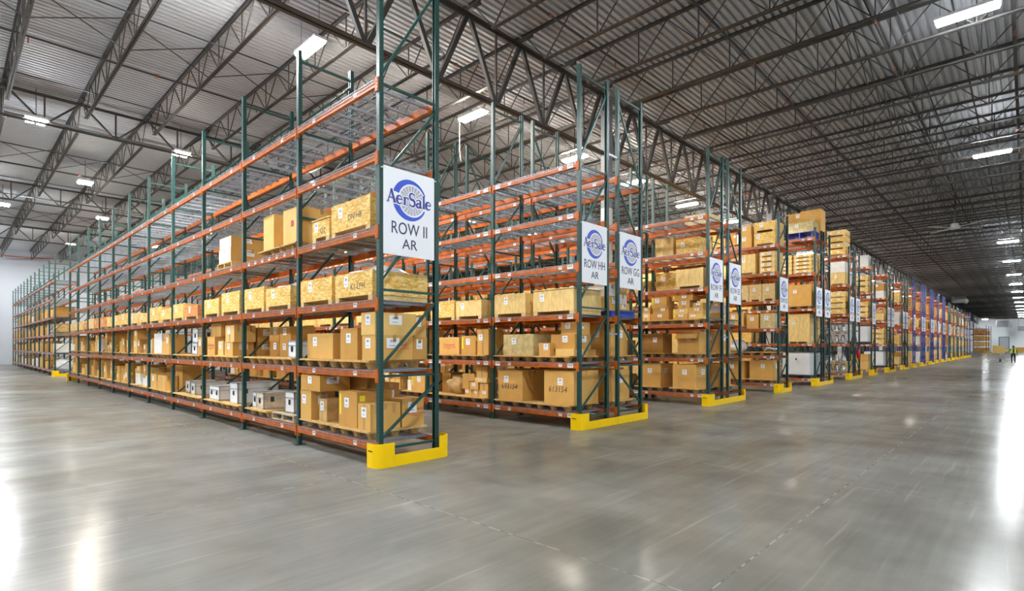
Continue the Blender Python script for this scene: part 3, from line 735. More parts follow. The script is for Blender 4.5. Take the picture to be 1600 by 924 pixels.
def box(rw, lvl, x0, x1, y0, y1, z0, z1, tags='', tone=None, detail=True, group=None, stuff=False):
    if stuff: return far_box(x0, x1, y0, y1, z0, z1)
    a, d, h = x1 - x0, y1 - y0, z1 - z0; cx, cy = (x0 + x1) / 2, (y0 + y1) / 2
    tone = rnd.choice((0, 0, 1, 1, 2, 3)) if tone is None else tone
    wh = 'white' in tags; wrap = 'wrap' in tags
    mat = WHITECARD if wh else CARD[tone]
    m = MB(); g = 0.003; e = min(0.006, h * 0.05)
    m.box(-a / 2 + g, a / 2 - g, -d / 2 + g, d / 2 - g, 0, h - e)
    s = 0.004     # two top flaps meeting at a seam
    m.box(-a / 2 + g, a / 2 - g, -d / 2 + g, -s, h - e, h); m.box(-a / 2 + g, a / 2 - g, s, d / 2 - g, h - e, h)
    if wrap: mat = CLEARTAPE if 'gloss' in tags else KRAFT
    nm = 'wrapped_parcel' if wrap else 'cardboard_box'
    lab = '%s %s %s, %s' % (size_word(a, d, h), 'white' if wh else CARDN[tone] if not wrap else 'film-wrapped' if 'gloss' in tags else 'paper-wrapped', 'parcel' if wrap else 'cardboard box', where(rw, lvl, cx))
    rz = 0 if not detail else rnd.uniform(-0.015, 0.015)
    o = tag(put(nm, m.mesh(nm, mat), None, (cx, cy, z0), (0, 0, rz)), lab, 'parcel' if wrap else 'box', group or 'boxes on the rack shelves')
    if not detail: return o
    if not wrap:
        t = MB(); tw = 0.028
        t.box(-a / 2, a / 2, -tw, tw, h, h + 0.0015); L = min(0.09, h * 0.4)
        t.box(a / 2 - 0.003, a / 2 - 0.0005, -tw, tw, h - L, h + 0.001); t.box(-a / 2, -a / 2 + 0.003, -tw, tw, h - L, h + 0.001)
        put('tape', t.mesh('tape', TAPE), o)
        if 'tape' in tags:
            put('tape', MB().box(-0.025, 0.025, -d / 2 - 0.0012 + g, -d / 2 + g, 0, h).mesh('tape', TAPE), o)
            for yy in (-d * 0.3, d * 0.28): put('tape', MB().box(a / 2 - 0.002, a / 2 - 0.0015 + 0.002, yy - 0.022, yy + 0.022, h * 0.62, h).mesh('tape', TAPE), o)
    if 'label' in tags:
        lw = min(0.14, a * 0.42); lh = min(0.15, h * 0.45)
        put('shipping_label', label_mesh(round(lw, 2), round(lh, 2), 'y'), o, (rnd.uniform(-0.2, 0.15) * a, -d / 2 + g - .0015, h * 0.68))
    if 'side' in tags:
        lw = min(0.22, d * 0.4); lh = min(0.17, h * 0.42)
        put('shipping_label', label_mesh(round(lw, 2), round(lh, 2), 'x'), o, (a / 2 - g, rnd.uniform(-0.15, 0.05) * d, h * 0.68))
    if 'papered' in tags: put('paper_sheet', MB().box(-a / 2 + .01, a / 2 - .01, -d / 2 + g - .0012, -d / 2 + g, .01, h - .01).mesh('paper_sheet', WHITECARD), o)
    if 'yellow' in tags:
        put('sticker', flat_tag(0.045, round(h * 0.6, 2), YTAG, 'y'), o, (-a * 0.40, -d / 2 + g, h * 0.62))
        put('sticker', flat_tag(round(min(0.09, h * .3), 2), round(min(0.09, h * .3), 2), YTAG, 'x'), o, (a / 2 - g, -d * 0.35, h * 0.82))
    if 'red' in tags.split():
        p = o; r = min(1.0, a / 0.62)
        q = put('printed_text', HONEY, p, (0, -d / 2 + g - 0.001, h * 0.55), FACE_Y); q.scale = (r, r, 1)
        q = put('printed_text', HONEYS, p, (0, -d / 2 + g - 0.001, h * 0.36), FACE_Y); q.scale = (r, r, 1)
    if 'redside' in tags:
        put('printed_text', HONEY, o, (a / 2 - g + 0.001, d * 0.06, h * 0.62), FACE_X).scale = (0.8, 0.8, 1)
        put('printed_text', HONEYS, o, (a / 2 - g + 0.001, d * 0.08, h * 0.42), FACE_X).scale = (0.8, 0.8, 1)
    for t_ in tags.split():
        if t_.startswith('mark'):
            num = t_[4:]
            put('handwriting', text_mesh(num, 0.17, INK, shear=0.15, ext=0.0004), o, (-0.03, -d / 2 + g - 0.001, h * 0.44), FACE_Y)
    if 'flap' in tags:
        f = put('flap', MB().box(-a / 2, a / 2, -0.30, 0, -0.003, 0.003).mesh('flap', mat), o, (0, -d / 2, h), (R(48), 0, 0))
    return o
def pulp_pallet(rw, lvl, x0, x1, y0, z, detail=False):
    W, D = x1 - x0, 1.02
    def top():
        m = MB(); h = 0.13
        m.box(-W / 2, W / 2, -D / 2, D / 2, h - 0.016, h)
        for s in (-1, 1):
            m.box(s * W / 2 - 0.012, s * W / 2 + 0.012, -D / 2 - 0.012, D / 2 + 0.012, h - 0.03, h - 0.008); m.box(-W / 2, W / 2, s * D / 2 - 0.012, s * D / 2 + 0.012, h - 0.03, h - 0.008)
        return m
    def foot(m, c): return m.cone(c, 0.062, 0.115, 0.0, 0.118, 10)
    P = [(a * W * 0.36, b_ * D * 0.36) for a in (-1, 0, 1) for b_ in (-1, 0, 1)]
    w_ = round(W, 2)
    lab = 'brown pressed-wood pallet with cup feet, %s' % where(rw + ' pallets', lvl, (x0 + x1) / 2).replace(' pallets', '')
    if detail:
        o = tag(put('molded_pallet', cached(('ppt', w_), lambda: top().mesh('molded_pallet', PULP)), None, ((x0 + x1) / 2, y0 + D / 2, z)), lab, 'pallet', 'pressed-wood pallets on the shelves')
        for c in P: put('cup_foot', cached('pfoot', lambda: foot(MB(), (0, 0)).mesh('cup_foot', PULP)), o, (*c, 0))
        return o
    def whole():
        m = top()
        for c in P: foot(m, c)
        return m.mesh('molded_pallet', PULP)
    return tag(put('molded_pallet', cached(('pp', w_), whole), None, ((x0 + x1) / 2, y0 + D / 2, z)), lab, 'pallet', 'pressed-wood pallets on the shelves')
def wood_pallet(rw, lvl, x0, x1, y0, z, mat, label, D=1.0, H=0.13, along='x'):
    W = x1 - x0
    o = thing('wooden_pallet' if mat is not BLUEPLASTIC else 'plastic_pallet', label, 'pallet', ((x0 + x1) / 2, y0 + D / 2, z), 'board pallets on the shelves')
    n = 7; bw = D / (n + (n - 1) * 0.35)
    bd = cached(('pb', round(W, 2), round(bw, 3), mat.name), lambda: MB().box(-W / 2, W / 2, -bw / 2, bw / 2, 0, 0.018).mesh('deck_board', mat))
    for i in range(n): put('deck_board', bd, o, (0, -D / 2 + bw / 2 + i * bw * 1.35, H - 0.018))
    st = cached(('ps', round(D, 2), mat.name, H), lambda: MB().box(-0.022, 0.022, -D / 2, D / 2, 0.018, H - 0.018).mesh('stringer', mat))
    for s in (-1, 0, 1): put('stringer', st, o, (s * (W / 2 - 0.03), 0, 0))
    for i in (0, 3, 6): put('bottom_board', bd, o, (0, -D / 2 + bw / 2 + i * bw * 1.35, 0))
    return o
def crate(rw, lvl, x0, x1, y0, y1, z0, z1, mat, detail=True, lid=False, fill=None, label=True, stencil=False, note=''):
    a, d, h = x1 - x0, y1 - y0, z1 - z0; cx, cy = (x0 + x1) / 2, (y0 + y1) / 2
    nm = {OSB: 'pale strand-board', OSBR: 'orange strand-board', PLY: 'plywood'}.get(mat, 'pine')
    lab = '%s %s crate%s, %s' % (size_word(a, d, h), nm, note, where(rw, lvl, cx))
    S = 0.075 if h > 0.3 else 0.04
    if not detail:
        m = MB(); m.box(-a / 2, a / 2, -d / 2, d / 2, S, h)
        for s in (-1, 1): m.box(s * a * 0.4 - 0.05, s * a * 0.4 + 0.05, -d / 2, d / 2, 0, S, 1)
        o = tag(put('wooden_crate', m.mesh('wooden_crate', [mat, PINE]), None, (cx, cy, z0)), lab, 'crate', 'wooden crates on the rack shelves')
        if label: put('shipping_label', label_mesh(0.1, 0.13, 'y'), o, (-0.1 * a, -d / 2, h * 0.68))
        return o
    o = thing('wooden_crate', lab, 'crate', (cx, cy, z0), 'wooden crates on the rack shelves')
    t = 0.014
    fp = put('front_panel', MB().box(-a / 2, a / 2, -d / 2, -d / 2 + t, S, h).mesh('front_panel', mat), o)
    put('back_panel', MB().box(-a / 2, a / 2, d / 2 - t, d / 2, S, h).mesh('back_panel', mat), o)
    side = cached(('cs', round(d, 2), round(h, 2), mat.name), lambda: MB().box(-t / 2, t / 2, -d / 2 + t, d / 2 - t, S, h).mesh('side_panel', mat))
    for s in (-1, 1): put('side_panel', side, o, (s * (a / 2 - t / 2), 0, 0))
    post = cached(('cp', round(h, 2)), lambda: MB().box(-0.04, 0.04, -0.02, 0.02, 0.0, h + 0.012).mesh('corner_post', PINE))
    for s in (-1, 1):
        for q in (-1, 1): put('corner_post', post, o, (s * (a / 2 - 0.055), q * (d / 2 - t - 0.021), 0))
    put('base_board', MB().box(-a / 2 + 0.02, a / 2 - 0.02, -d / 2 + 0.05, d / 2 - 0.05, S, S + 0.02).mesh('base_board', PINE), o)
    for s in (-1, 1): put('skid', cached(('sk', round(d, 2), S), lambda: MB().box(-0.055, 0.055, -d / 2 + 0.002, d / 2 - 0.002, 0, S - 0.001).mesh('skid', PINE)), o, (s * (a / 2 - 0.06), 0, 0))
    if lid: put('lid', MB().box(-a / 2 - 0.01, a / 2 + 0.01, -d / 2 - 0.01, d / 2 + 0.01, h + 0.012, h + 0.03).mesh('lid', mat), o)
    if label: put('shipping_label', label_mesh(0.12, 0.16, 'y'), fp, (-0.3 * a + rnd.uniform(0, 0.2) * a, -d / 2, h * 0.72))
    if stencil: put('stencil', text_mesh(stencil, 0.13, INK, ext=0.0004), fp, (a * 0.12, -d / 2 - 0.001, h * 0.5), FACE_Y)
    if fill == 'film': lump('film_bundle', 'crumpled white plastic film in the open crate, ' + where(rw + ' film', lvl, cx).replace(' film', ''), 'film', cx, cy, z0 + h * 0.55, a * 0.42, d * 0.42, h * 0.62, PLASTICWRAP, 3, 0.16)
    return o
def lump(name, label, cat, cx, cy, z, rx, ry, hz, mat, seed, amp=0.12, group=None):
    """crumpled soft shape sitting on z"""
    bm = bmesh.new(); bmesh.ops.create_icosphere(bm, subdivisions=3, radius=1.0)
    rr = random.Random(seed); ph = [(rr.uniform(2, 6), rr.uniform(2, 6), rr.uniform(2, 6), rr.uniform(0, 6)) for _ in range(5)]
    for v in bm.verts:
        p = v.co.copy(); n = sum(math.sin(p.x * a + p.y * b_ + p.z * c + q) for a, b_, c, q in ph) / 5
        k = 1 + amp * n * 1.6; sx = math.copysign(abs(p.x) ** 0.6, p.x); sy = math.copysign(abs(p.y) ** 0.6, p.y)
        v.co = Vector((sx * rx * k, sy * ry * k, max(0.0, (p.z * 0.62 + 0.55) * hz * (1 + amp * n))))
    me = bpy.data.meshes.new(name); bm.to_mesh(me); bm.free(); me.materials.append(mat); smooth(me)
    return tag(put(name, me, None, (cx, cy, z)), label, cat, group)
def trunk(rw, lvl, x0, x1, y0, y1, z0, z1, dirty=False):
    a, d, h = x1 - x0, y1 - y0, z1 - z0; cx, cy = (x0 + x1) / 2, (y0 + y1) / 2
    o = thing('flight_case', '%s white flight case with metal edges, %s' % (('stained' if dirty else size_word(a, d, h)), where(rw, lvl, cx)), 'case', (cx, cy, z0), 'white flight cases on the lower shelves')
    mat = CASEDIRT if dirty else CASEWHITE
    lz = h * 0.70
    put('case_body', MB().box(-a / 2 + .006, a / 2 - .006, -d / 2 + .006, d / 2 - .006, 0.006, lz - 0.004).mesh('case_body', mat), o)
    put('case_lid', MB().box(-a / 2 + .006, a / 2 - .006, -d / 2 + .006, d / 2 - .006, lz + 0.004, h - 0.006).mesh('case_lid', mat), o)
    m = MB(); e = 0.024
    for s in (-1, 1):
        for q in (-1, 1):
            m.box(min(s * a / 2, s * (a / 2 - e)), max(s * a / 2, s * (a / 2 - e)), min(q * d / 2, q * (d / 2 - e)), max(q * d / 2, q * (d / 2 - e)), 0, h)
    for z in (0, lz - e / 2, h - e):
        for s in (-1, 1):
            m.box(-a / 2, a / 2, min(s * d / 2, s * (d / 2 - e)), max(s * d / 2, s * (d / 2 - e)), z, z + e)
            m.box(min(s * a / 2, s * (a / 2 - e)), max(s * a / 2, s * (a / 2 - e)), -d / 2, d / 2, z, z + e)
    put('edge_trim', m.mesh('edge_trim', ALU), o)
    lt = cached('latchy', lambda: MB().box(-0.035, 0.035, -0.006, 0.002, -0.05, 0.05).box(-0.02, 0.02, -0.014, -0.006, -0.03, 0.02).mesh('latch', DARKMETAL))
    for u in ((0,) if a < 0.5 else (-0.25, 0.25)): put('latch', lt, o, (u * a, -d / 2, lz * 0.72))
    for u in ((0,) if d < 0.6 else (-0.3, 0.3)): put('latch', lt, o, (a / 2, u * d, lz * 0.85), (0, 0, R(90)))
    return o
def flats(rw, lvl, x0, x1, y0, y1, z0, z1, n=4):
    """stack of shallow crates with dark fork gaps between, each one a thing"""
    hh = (z1 - z0) / n
    for i in range(n):
        z = z0 + i * hh
        o = crate(rw, lvl, x0, x1, y0, y1, z, z + hh - 0.002, PLY if i % 2 else OSB, detail=False, label=False, note=' in a stack')
        for u in (-0.3, 0.12): put('shipping_label', label_mesh(0.11, 0.08, 'y'), o, (u * (x1 - x0), -(y1 - y0) / 2, hh * 0.62))
def machine_case(rw, lvl, x0, x1, y0, y1, z0, z1):
    a, d, h = x1 - x0, y1 - y0, z1 - z0; cx, cy = (x0 + x1) / 2, (y0 + y1) / 2
    o = thing('transport_case', 'large white moulded transport case with black base, %s' % where(rw, lvl, cx), 'case', (cx, cy, z0), 'big white transport cases')
    bm = bmesh.new(); bmesh.ops.create_cube(bm, size=1.0)
    bmesh.ops.scale(bm, vec=(a, d, h - 0.17), verts=bm.verts); bmesh.ops.translate(bm, vec=(0, 0, 0.1 + (h - 0.17) / 2), verts=bm.verts)
    bmesh.ops.bevel(bm, geom=bm.edges[:], offset=0.05, segments=3, affect='EDGES')
    me = bpy.data.meshes.new('shell'); bm.to_mesh(me); bm.free(); me.materials.append(MACHINE)
    put('shell', me, o)
    put('lid_rim', MB().box(-a / 2 - .01, a / 2 + .01, -d / 2 - .01, d / 2 + .01, h - 0.07, h - 0.03).mesh('lid_rim', BLACKP), o)
    b_ = MB().box(-a / 2 - .01, a / 2 + .01, -d / 2 - .01, d / 2 + .01, 0.06, 0.12)
    put('base', b_.mesh('base', BLACKP), o)
    for s in (-1, 0, 1): put('skid', cached(('mk', round(d, 2)), lambda: MB().box(-0.06, 0.06, -d / 2, d / 2, 0, 0.06).mesh('skid', BLACKP)), o, (s * (a / 2 - 0.07), 0, 0))
    put('recess', MB().box(-a * 0.42, a * 0.25, -d / 2 - 0.004, -d / 2 + 0.002, h * 0.5, h * 0.84).mesh('recess', MACHINE), o)
    put('latch', MB().box(-0.03, 0.03, -d / 2 - 0.02, -d / 2, h * 0.66, h * 0.72).mesh('latch', DARKMETAL), o)
    return o
def drum_stack(rw, lvl, x0, x1, y0, z0):
    """shelf boards carrying polished metal cowls"""
    for t in range(2):
        z = z0 + t * 0.52; W = x1 - x0
        wood_pallet(rw, lvl, x0, x1, y0, z, GREYWOOD, 'weathered wooden pallet under metal cowls, ' + where(rw + ' cowl pallets', lvl, (x0 + x1) / 2).replace(' cowl pallets', ''), 0.9, 0.09)
        for i in range(3):
            x = x0 + W * (i + 0.5) / 3
            m = MB(); r = W / 6.4
            m.tube([(0, 0, 0), (0, 0, 0.06), (0, 0, 0.30), (0, 0, 0.37)], [r, r * 0.98, r * 0.62, r * 0.5], 16)
            o = tag(put('metal_cowl', smooth(cached(('cowl', round(r, 3)), lambda: m.mesh('metal_cowl', CHROME))), None, (x, y0 + 0.3, z + 0.091)), 'polished metal engine cowl on pallet, ' + where(rw + ' cowls', lvl, x).replace(' cowls', ''), 'cowl', 'polished engine cowls on pallets')
            put('rim', cached(('cowlr', round(r, 3)), lambda: MB().tube([(0, 0, 0), (0, 0, 0.03)], r * 1.08, 16).mesh('rim', ALU)), o)
def engine(rw, lvl, x0, x1, y0, z0):
    o = thing('engine_part', 'grey and white machine part lying on pallet, ' + where(rw, lvl, (x0 + x1) / 2), 'machine part', ((x0 + x1) / 2, y0 + 0.35, z0))
    W = x1 - x0
    put('barrel', smooth(MB().tube([(-W / 2, 0, .10), (-W * .2, 0, .10), (0, 0, .13), (W * .2, 0, .1), (W / 2, 0, .09)], [.09, .10, .13, .08, .05], 14).mesh('barrel', CHROME)), o)
    put('flange', MB().tube([(-W * .32, 0, .11), (-W * .27, 0, .11)], .115, 14).mesh('flange', DARKMETAL), o)
    put('bracket', MB().box(-W / 2, -W * .36, -.2, .1, 0, .17).mesh('bracket', DARKMETAL), o)
    put('pipework', smooth(MB().tube([(-W * .1, -.15, 0.03), (W * .1, -.2, .16), (W * .35, -.1, .12), (W * .45, 0, .05)], .022, 8).mesh('pipework', PLASTICWRAP)), o)

# ---- measured items, row II
Y2 = 4.196
def P2(lvl): return LV[lvl - 1] + 0.142
B = box
# lowest shelf, first bay
B('II', 1, -9.08, -8.68, 4.22, 4.66, P2(1), 0.965, 'label side', 0); B('II', 1, -9.03, -8.32, 4.20, 4.74, 0.965, 1.225, 'label side', 1)
B('II', 1, -8.52, -8.26, 4.28, 4.66, P2(1), 0.84, 'wrap label')
B('II', 1, -7.83, -7.27, 4.256, 4.876, P2(1), 1.01, 'yellow label', 1); B('II', 1, -7.23, -6.88, 4.24, 4.76, P2(1), 0.855, 'label tape', 0)
B('II', 1, -7.24, -6.88, 4.79, 5.20, P2(1), 0.90, 'redside side', 0); B('II', 1, -7.95, -7.58, 4.90, 5.22, P2(1), 1.10, 'side', 3); B('II', 1, -8.55, -8.0, 4.86, 5.22, P2(1), 1.22, 'side', 3)
# second shelf, first bay
B('II', 2, -8.98, -8.09, 4.296, 4.78, P2(2), 1.92, 'label', 0); B('II', 2, -7.81, -7.29, 4.27, 4.74, P2(2), 1.985, 'label', 1)
B('II', 2, -7.13, -6.76, 4.25, 4.90, P2(2), 1.87, 'label redside', 0); B('II', 2, -7.14, -6.76, 4.24, 4.96, 1.87, 2.20, 'label side', 2)
B('II', 2, -7.2, -6.80, 4.93, 5.20, P2(2), 1.85, 'side', 1); B('II', 2, -7.2, -6.82, 4.97, 5.20, 1.85, 2.19, 'side', 0)
fl_ = tag(put('open_lid', MB().box(-0.5, 0.48, -0.35, 0.22, -0.004, 0.004).mesh('open_lid', CARD[3]), None, (-7.72, 4.97, 2.035), (R(8), R(-2), 0)), 'dark cardboard lid lying over boxes, second shelf, bay one, row II', 'lid')
B('II', 2, -8.05, -7.35, 4.80, 5.22, P2(2), 1.95, '', 3)
# third shelf: strand-board crates
def C3(x0, x1, z1, mat=OSB, **k): crate('II', 3, x0, x1, 4.215, 5.20, LV[2] + 0.01, z1, mat, **k)
C3(-7.86, -6.79, 2.81, fill='film', stencil='K1-LFH'); C3(-9.06, -7.97, 2.82, lid=False); C3(-10.52, -9.46, 2.79, fill='film'); C3(-11.60, -10.62, 2.86)
C3(-12.93, -11.87, 2.87); C3(-14.10, -13.1, 2.79); C3(-15.60, -14.58, 2.72, OSBR); C3(-16.63, -15.74, 2.82)
crate('II', 4, -7.98, -6.85, 4.215, 5.19, LV[3] + 0.01, 3.91, OSB, stencil='DN H8'); crate('II', 4, -8.62, -8.05, 4.215, 5.15, LV[3] + 0.01, 3.76, OSB, lid=True, stencil='Q2')
bx_ = B('II', 4, -9.84, -9.19, 4.25, 5.09, P2(4), 4.17, '', 2); B('II', 4, -10.73, -10.24, 4.25, 4.9, P2(4), 4.20, '', 2)
put('sticker', flat_tag(0.09, 0.1, REDINK, 'y'), bx_, (0.05, -0.42, 0.36))
B('II', 4, -13.12, -12.38, 4.22, 5.14, P2(4), 3.85, 'papered label side', 0); B('II', 4, -13.10, -12.40, 4.23, 5.14, 3.85, 4.10, 'papered label side', 0)
wood_pallet('II', 4, -13.2, -12.3, 4.21, LV[3] + 0.01, PINE, 'pale wooden pallet under two white boxes on the fourth shelf, row II')
pulp_pallet('II', 4, -10.85, -9.85, 4.2, LV[3] + 0.01); pulp_pallet('II', 4, -9.80 + 0.0, -9.2, 4.2, LV[3] + 0.01)
# flight cases on the lowest shelf
def TK(lvl, x0, x1, y0, y1, z1, z0=None, dirty=False): trunk('II', lvl, x0, x1, y0, y1, z0 or P2(lvl), z1, dirty)
TK(1, -11.45, -11.20, 4.316, 5.02, .79); TK(1, -11.14, -10.78, 4.27, 5.14, .79, dirty=True); TK(1, -10.1, -9.72, 4.40, 5.1, .86)
TK(1, -13.92, -13.25, 4.27, 4.78, .80); TK(1, -12.65, -12.19, 4.29, 5.16, .92); TK(1, -15.64, -15.3, 4.36, 5.19, .78); TK(1, -16.60, -16.2, 4.5, 5.14, .78)
wood_pallet('II', 1, -10.35, -9.40, 4.25, LV[0] + 0.01, GREYWOOD, 'weathered wooden pallet under a white case, lowest shelf, bay two, row II')
for x in (-17.75, ): B('II', 1, x, -17.05, 4.55, 5.22, P2(1), 0.80, 'tape', 1); B('II', 1, x, -17.05, 4.55, 5.22, 0.80, 1.17, 'tape', 1)
B('II', 1, -18.2, -17.4, 4.22, 4.53, P2(1), .88, 'tape', 0); B('II', 1, -19.08, -18.5, 4.25, 4.6, P2(1), .89, 'label', 0); B('II', 1, -19.05, -18.55, 4.65, 5.1, P2(1), 1.2, '', 3)
# second shelf, bays two to six
B('II', 2, -12.83, -12.32, 4.24, 4.68, P2(2), 1.80, 'label side', 0); B('II', 2, -12.74, -12.23, 4.23, 4.68, 1.80, 2.16, 'label tape', 2)
B('II', 2, -13.31, -12.96, 4.26, 4.62, P2(2), 1.83, 'label', 2); B('II', 2, -14.06, -13.56, 4.27, 4.77, P2(2), 1.93, 'red', 0); B('II', 2, -14.06, -13.37, 4.35, 4.85, 1.93, 2.24, 'tape', 0)
B('II', 2, -14.72, -14.27, 4.25, 4.7, P2(2), 1.93, 'label tape', 1)
B('II', 2, -12.75, -12.25, 4.74, 5.20, P2(2), 1.78, 'side', 1); B('II', 2, -12.75, -12.2, 4.72, 5.20, 1.78, 2.12, 'side', 1)
B('II', 2, -11.55, -11.05, 4.70, 5.20, P2(2), 1.81, 'label side', 3); B('II', 2, -11.55, -11.05, 4.69, 5.20, 1.81, 2.11, 'label side', 1)
B('II', 2, -10.95, -10.45, 4.66, 5.18, P2(2), 1.79, 'label', 1); B('II', 2, -10.95, -10.45, 4.66, 5.18, 1.79, 2.10, 'label', 1)
TK(2, -9.75, -9.42, 4.3, 4.8, 1.81); TK(2, -15.22, -14.8, 4.27, 4.77, 1.80); TK(2, -15.21, -14.79, 4.28, 4.76, 2.14, 1.80)
B('II', 2, -16.5, -15.6, 4.65, 5.18, P2(2), 1.76, 'label', 1); B('II', 2, -16.5, -15.6, 4.65, 5.18, 1.76, 2.06, 'red', 1)
B('II', 2, -17.66, -17.23, 4.26, 4.66, P2(2), 2.04, 'label', 0); B('II', 2, -18.83, -18.0, 4.27, 4.66, P2(2), 2.08, 'white label'); B('II', 2, -17.96, -17.7, 4.27, 4.6, P2(2), 1.85, '', 0)
B('II', 2, -19.12, -18.87, 4.28, 4.7, P2(2), 1.95, 'yellow', 1)
# pallets under rows of boxes, and generic bays further along
def gen_bay(rw, lvl, k, y0, detail=True, base=XE, n=None, tall=1.0, L=None, stuff=False):
    xr = base - k * PITCH; z = (L or LV)[lvl - 1] + 0.142
    for s in (0.12, 1.30):
        pulp_pallet(rw, lvl, xr - s - 1.0, xr - s, y0 + 0.02, z - 0.132)
        x = xr - s - rnd.uniform(0.0, 0.06); end = xr - s - 0.98
        while x > end + 0.22:
            a = min(rnd.choice((0.26, 0.34, 0.42, 0.5, 0.62)), x - end); h = rnd.uniform(0.24, 0.52) * tall
            tg = rnd.choice(('label', 'label', 'label tape', 'white label', 'tape', 'yellow label', ''))
            d = rnd.uniform(0.45, 0.8); yy = y0 + rnd.uniform(0.05, 0.16)
            B(rw, lvl, x - a, x, yy, yy + d, z, z + h, tg, None, detail, stuff=stuff)
            if h < 0.40 and rnd.random() < 0.7:
                h2 = rnd.uniform(0.2, 0.78 * tall - h); a2 = a * rnd.uniform(0.8, 1.0)
                B(rw, lvl, x - a2, x, yy + 0.01, yy + d - 0.02, z + h, z + h + h2, rnd.choice(('label', 'tape', '')), None, detail, stuff=stuff)
            x -= a + 0.02
def gen_crates(rw, lvl, k, y0, mats, detail=True, base=XE, L=None, tall=1.0):
    xr = base - k * PITCH
    for s in (0.10, 1.28):
        a = rnd.uniform(0.92, 1.08)
        crate(rw, lvl, xr - s - a, xr - s, y0 + 0.02, y0 + 1.0, (L or LV)[lvl - 1] + 0.01, (L or LV)[lvl - 1] + rnd.uniform(0.36, 0.50) * tall, rnd.choice(mats), detail=detail)
def two_pallets(rw, lvl, k, y0, detail=True, gap=True, L=None):
    xr = XE - k * PITCH
    pulp_pallet(rw, lvl, xr - 1.25, xr - 0.20, y0 + 0.01, (L or LV)[lvl - 1] + 0.01, detail); pulp_pallet(rw, lvl, xr - 2.42, xr - 1.30, y0 + 0.02, (L or LV)[lvl - 1] + 0.01, detail)
two_pallets('II', 1, 0, Y2); two_pallets('II', 2, 0, Y2); two_pallets('II', 2, 1, Y2); two_pallets('II', 2, 2, Y2); two_pallets('II', 2, 3, Y2, False); two_pallets('II', 2, 4, Y2, False)
pulp_pallet('II', 1, -11.5, -10.45, 4.2, LV[0] + 0.01, True); two_pallets('II', 1, 2, Y2); two_pallets('II', 1, 3, Y2, False); two_pallets('II', 1, 4, Y2, False)
for k in range(5, 11):
    gen_bay('II', 1, k, Y2, k < 8); gen_bay('II', 2, k, Y2, k < 8)
for k in range(4, 11): gen_crates('II', 3, k, Y2, (OSB, OSB, OSB, OSBR, PLY), k < 7)
# far rack in line with row II
for k in range(11):
    for lvl in (1, 2, 3, 4):
        xr = -39.68 - k * PITCH; z = LV[lvl - 1] + 0.012
        if lvl == 4 and k > 8: continue
        if k == 0 and lvl in (1, 3):
            lump('film_sack', 'pale plastic-wrapped load on the %s shelf at the near end of the far rack' % LVW[lvl], 'sack', xr - 0.9, Y2 + 0.5, z, 0.7, 0.42, 0.55, PLASTICWRAP if lvl == 1 else KRAFT, lvl + 20, 0.12); continue
        for s in (0.12, 1.3):
            h = rnd.uniform(0.4, 0.72)
            B('II', lvl, xr - s - rnd.uniform(0.7, 1.05), xr - s, Y2 + 0.06, Y2 + 0.95, z, z + h, rnd.choice(('', '', 'white')), None, False, stuff=(k > 1))

# ---- row HH and GG
YH = 8.894; YG = 10.307
B('HH', 1, -9.01, -8.23, 8.97, 9.84, P2(1), 1.17, 'label mark693154', 0); B('HH', 1, -7.58, -6.77, 8.95, 9.82, P2(1), 1.19, 'label mark613154', 0)
for a, b_, c, d, z0 in ((-10.23, -9.97, 9.0, .3, P2(1)), (-9.95, -9.73, 9.0, .3, P2(1)), (-9.71, -9.39, 9.0, .3, P2(1))): B('HH', 1, a, b_, c, c + d, z0, 0.64, 'label', 0)
B('HH', 1, -10.32, -10.06, 8.99, 9.3, .64, .84, '', 1); B('HH', 1, -10.03, -9.72, 8.98, 9.3, .64, .82, 'label', 0); B('HH', 1, -9.68, -9.39, 9.0, 9.3, .64, .80, 'tape', 0)
B('HH', 1, -9.86, -9.42, 8.99, 9.3, .82, .94, 'label', 2); B('HH', 1, -9.80, -9.41, 9.0, 9.35, .94, 1.235, 'tape', 0); B('HH', 1, -10.32, -9.88, 9.0, 9.3, .84, 1.02, 'tape', 1)
lump('paper_sack', 'crumpled brown paper bundle on pallet, lowest shelf, bay two, row HH', 'sack', -10.78, 9.4, P2(1), 0.32, 0.35, 0.42, KRAFT, 5, 0.16)
B('HH', 1, -11.5, -11.14, 9.3, 9.8, P2(1), 1.0, '', 3)
B('HH', 2, -8.83, -7.9, 8.96, 9.66, P2(2), 1.98, 'wrap gloss label'); B('HH', 2, -7.71, -7.40, 8.93, 9.28, P2(2), 1.78, 'label', 0); B('HH', 2, -7.25, -6.76, 8.93, 9.33, P2(2), 1.65, 'side', 2)
B('HH', 2, -7.47, -6.82, 9.05, 9.62, 1.65, 1.96, 'label side', 1); B('HH', 2, -7.25, -6.84, 9.12, 9.62, 1.96, 2.22, 'label side', 0); B('HH', 2, -7.4, -6.85, 9.4, 9.85, P2(2), 1.64, '', 1)
B('HH', 2, -11.2, -10.4, 8.96, 9.57, P2(2), 1.94, 'red', 0); B('HH', 2, -10.33, -9.8, 8.97, 9.37, P2(2), 1.97, 'yellow label', 1); B('HH', 2, -9.73, -9.33, 8.96, 9.46, P2(2), 2.12, 'label tape', 0)
for a, b_, z in ((-7.86, -6.75, 2.90), (-9.08, -8.1, 2.90), (-10.47, -9.53, 2.84)): crate('HH', 3, a, b_, 8.915, 9.9, LV[2] + .01, z, PLY, lid=(a == -7.86))
crate('HH', 3, -11.5, -10.54, 8.915, 9.9, LV[2] + .01, 2.88, OSB)
two_pallets('HH', 1, 0, YH); two_pallets('HH', 2, 0, YH); two_pallets('HH', 1, 1, YH); two_pallets('HH', 2, 1, YH)
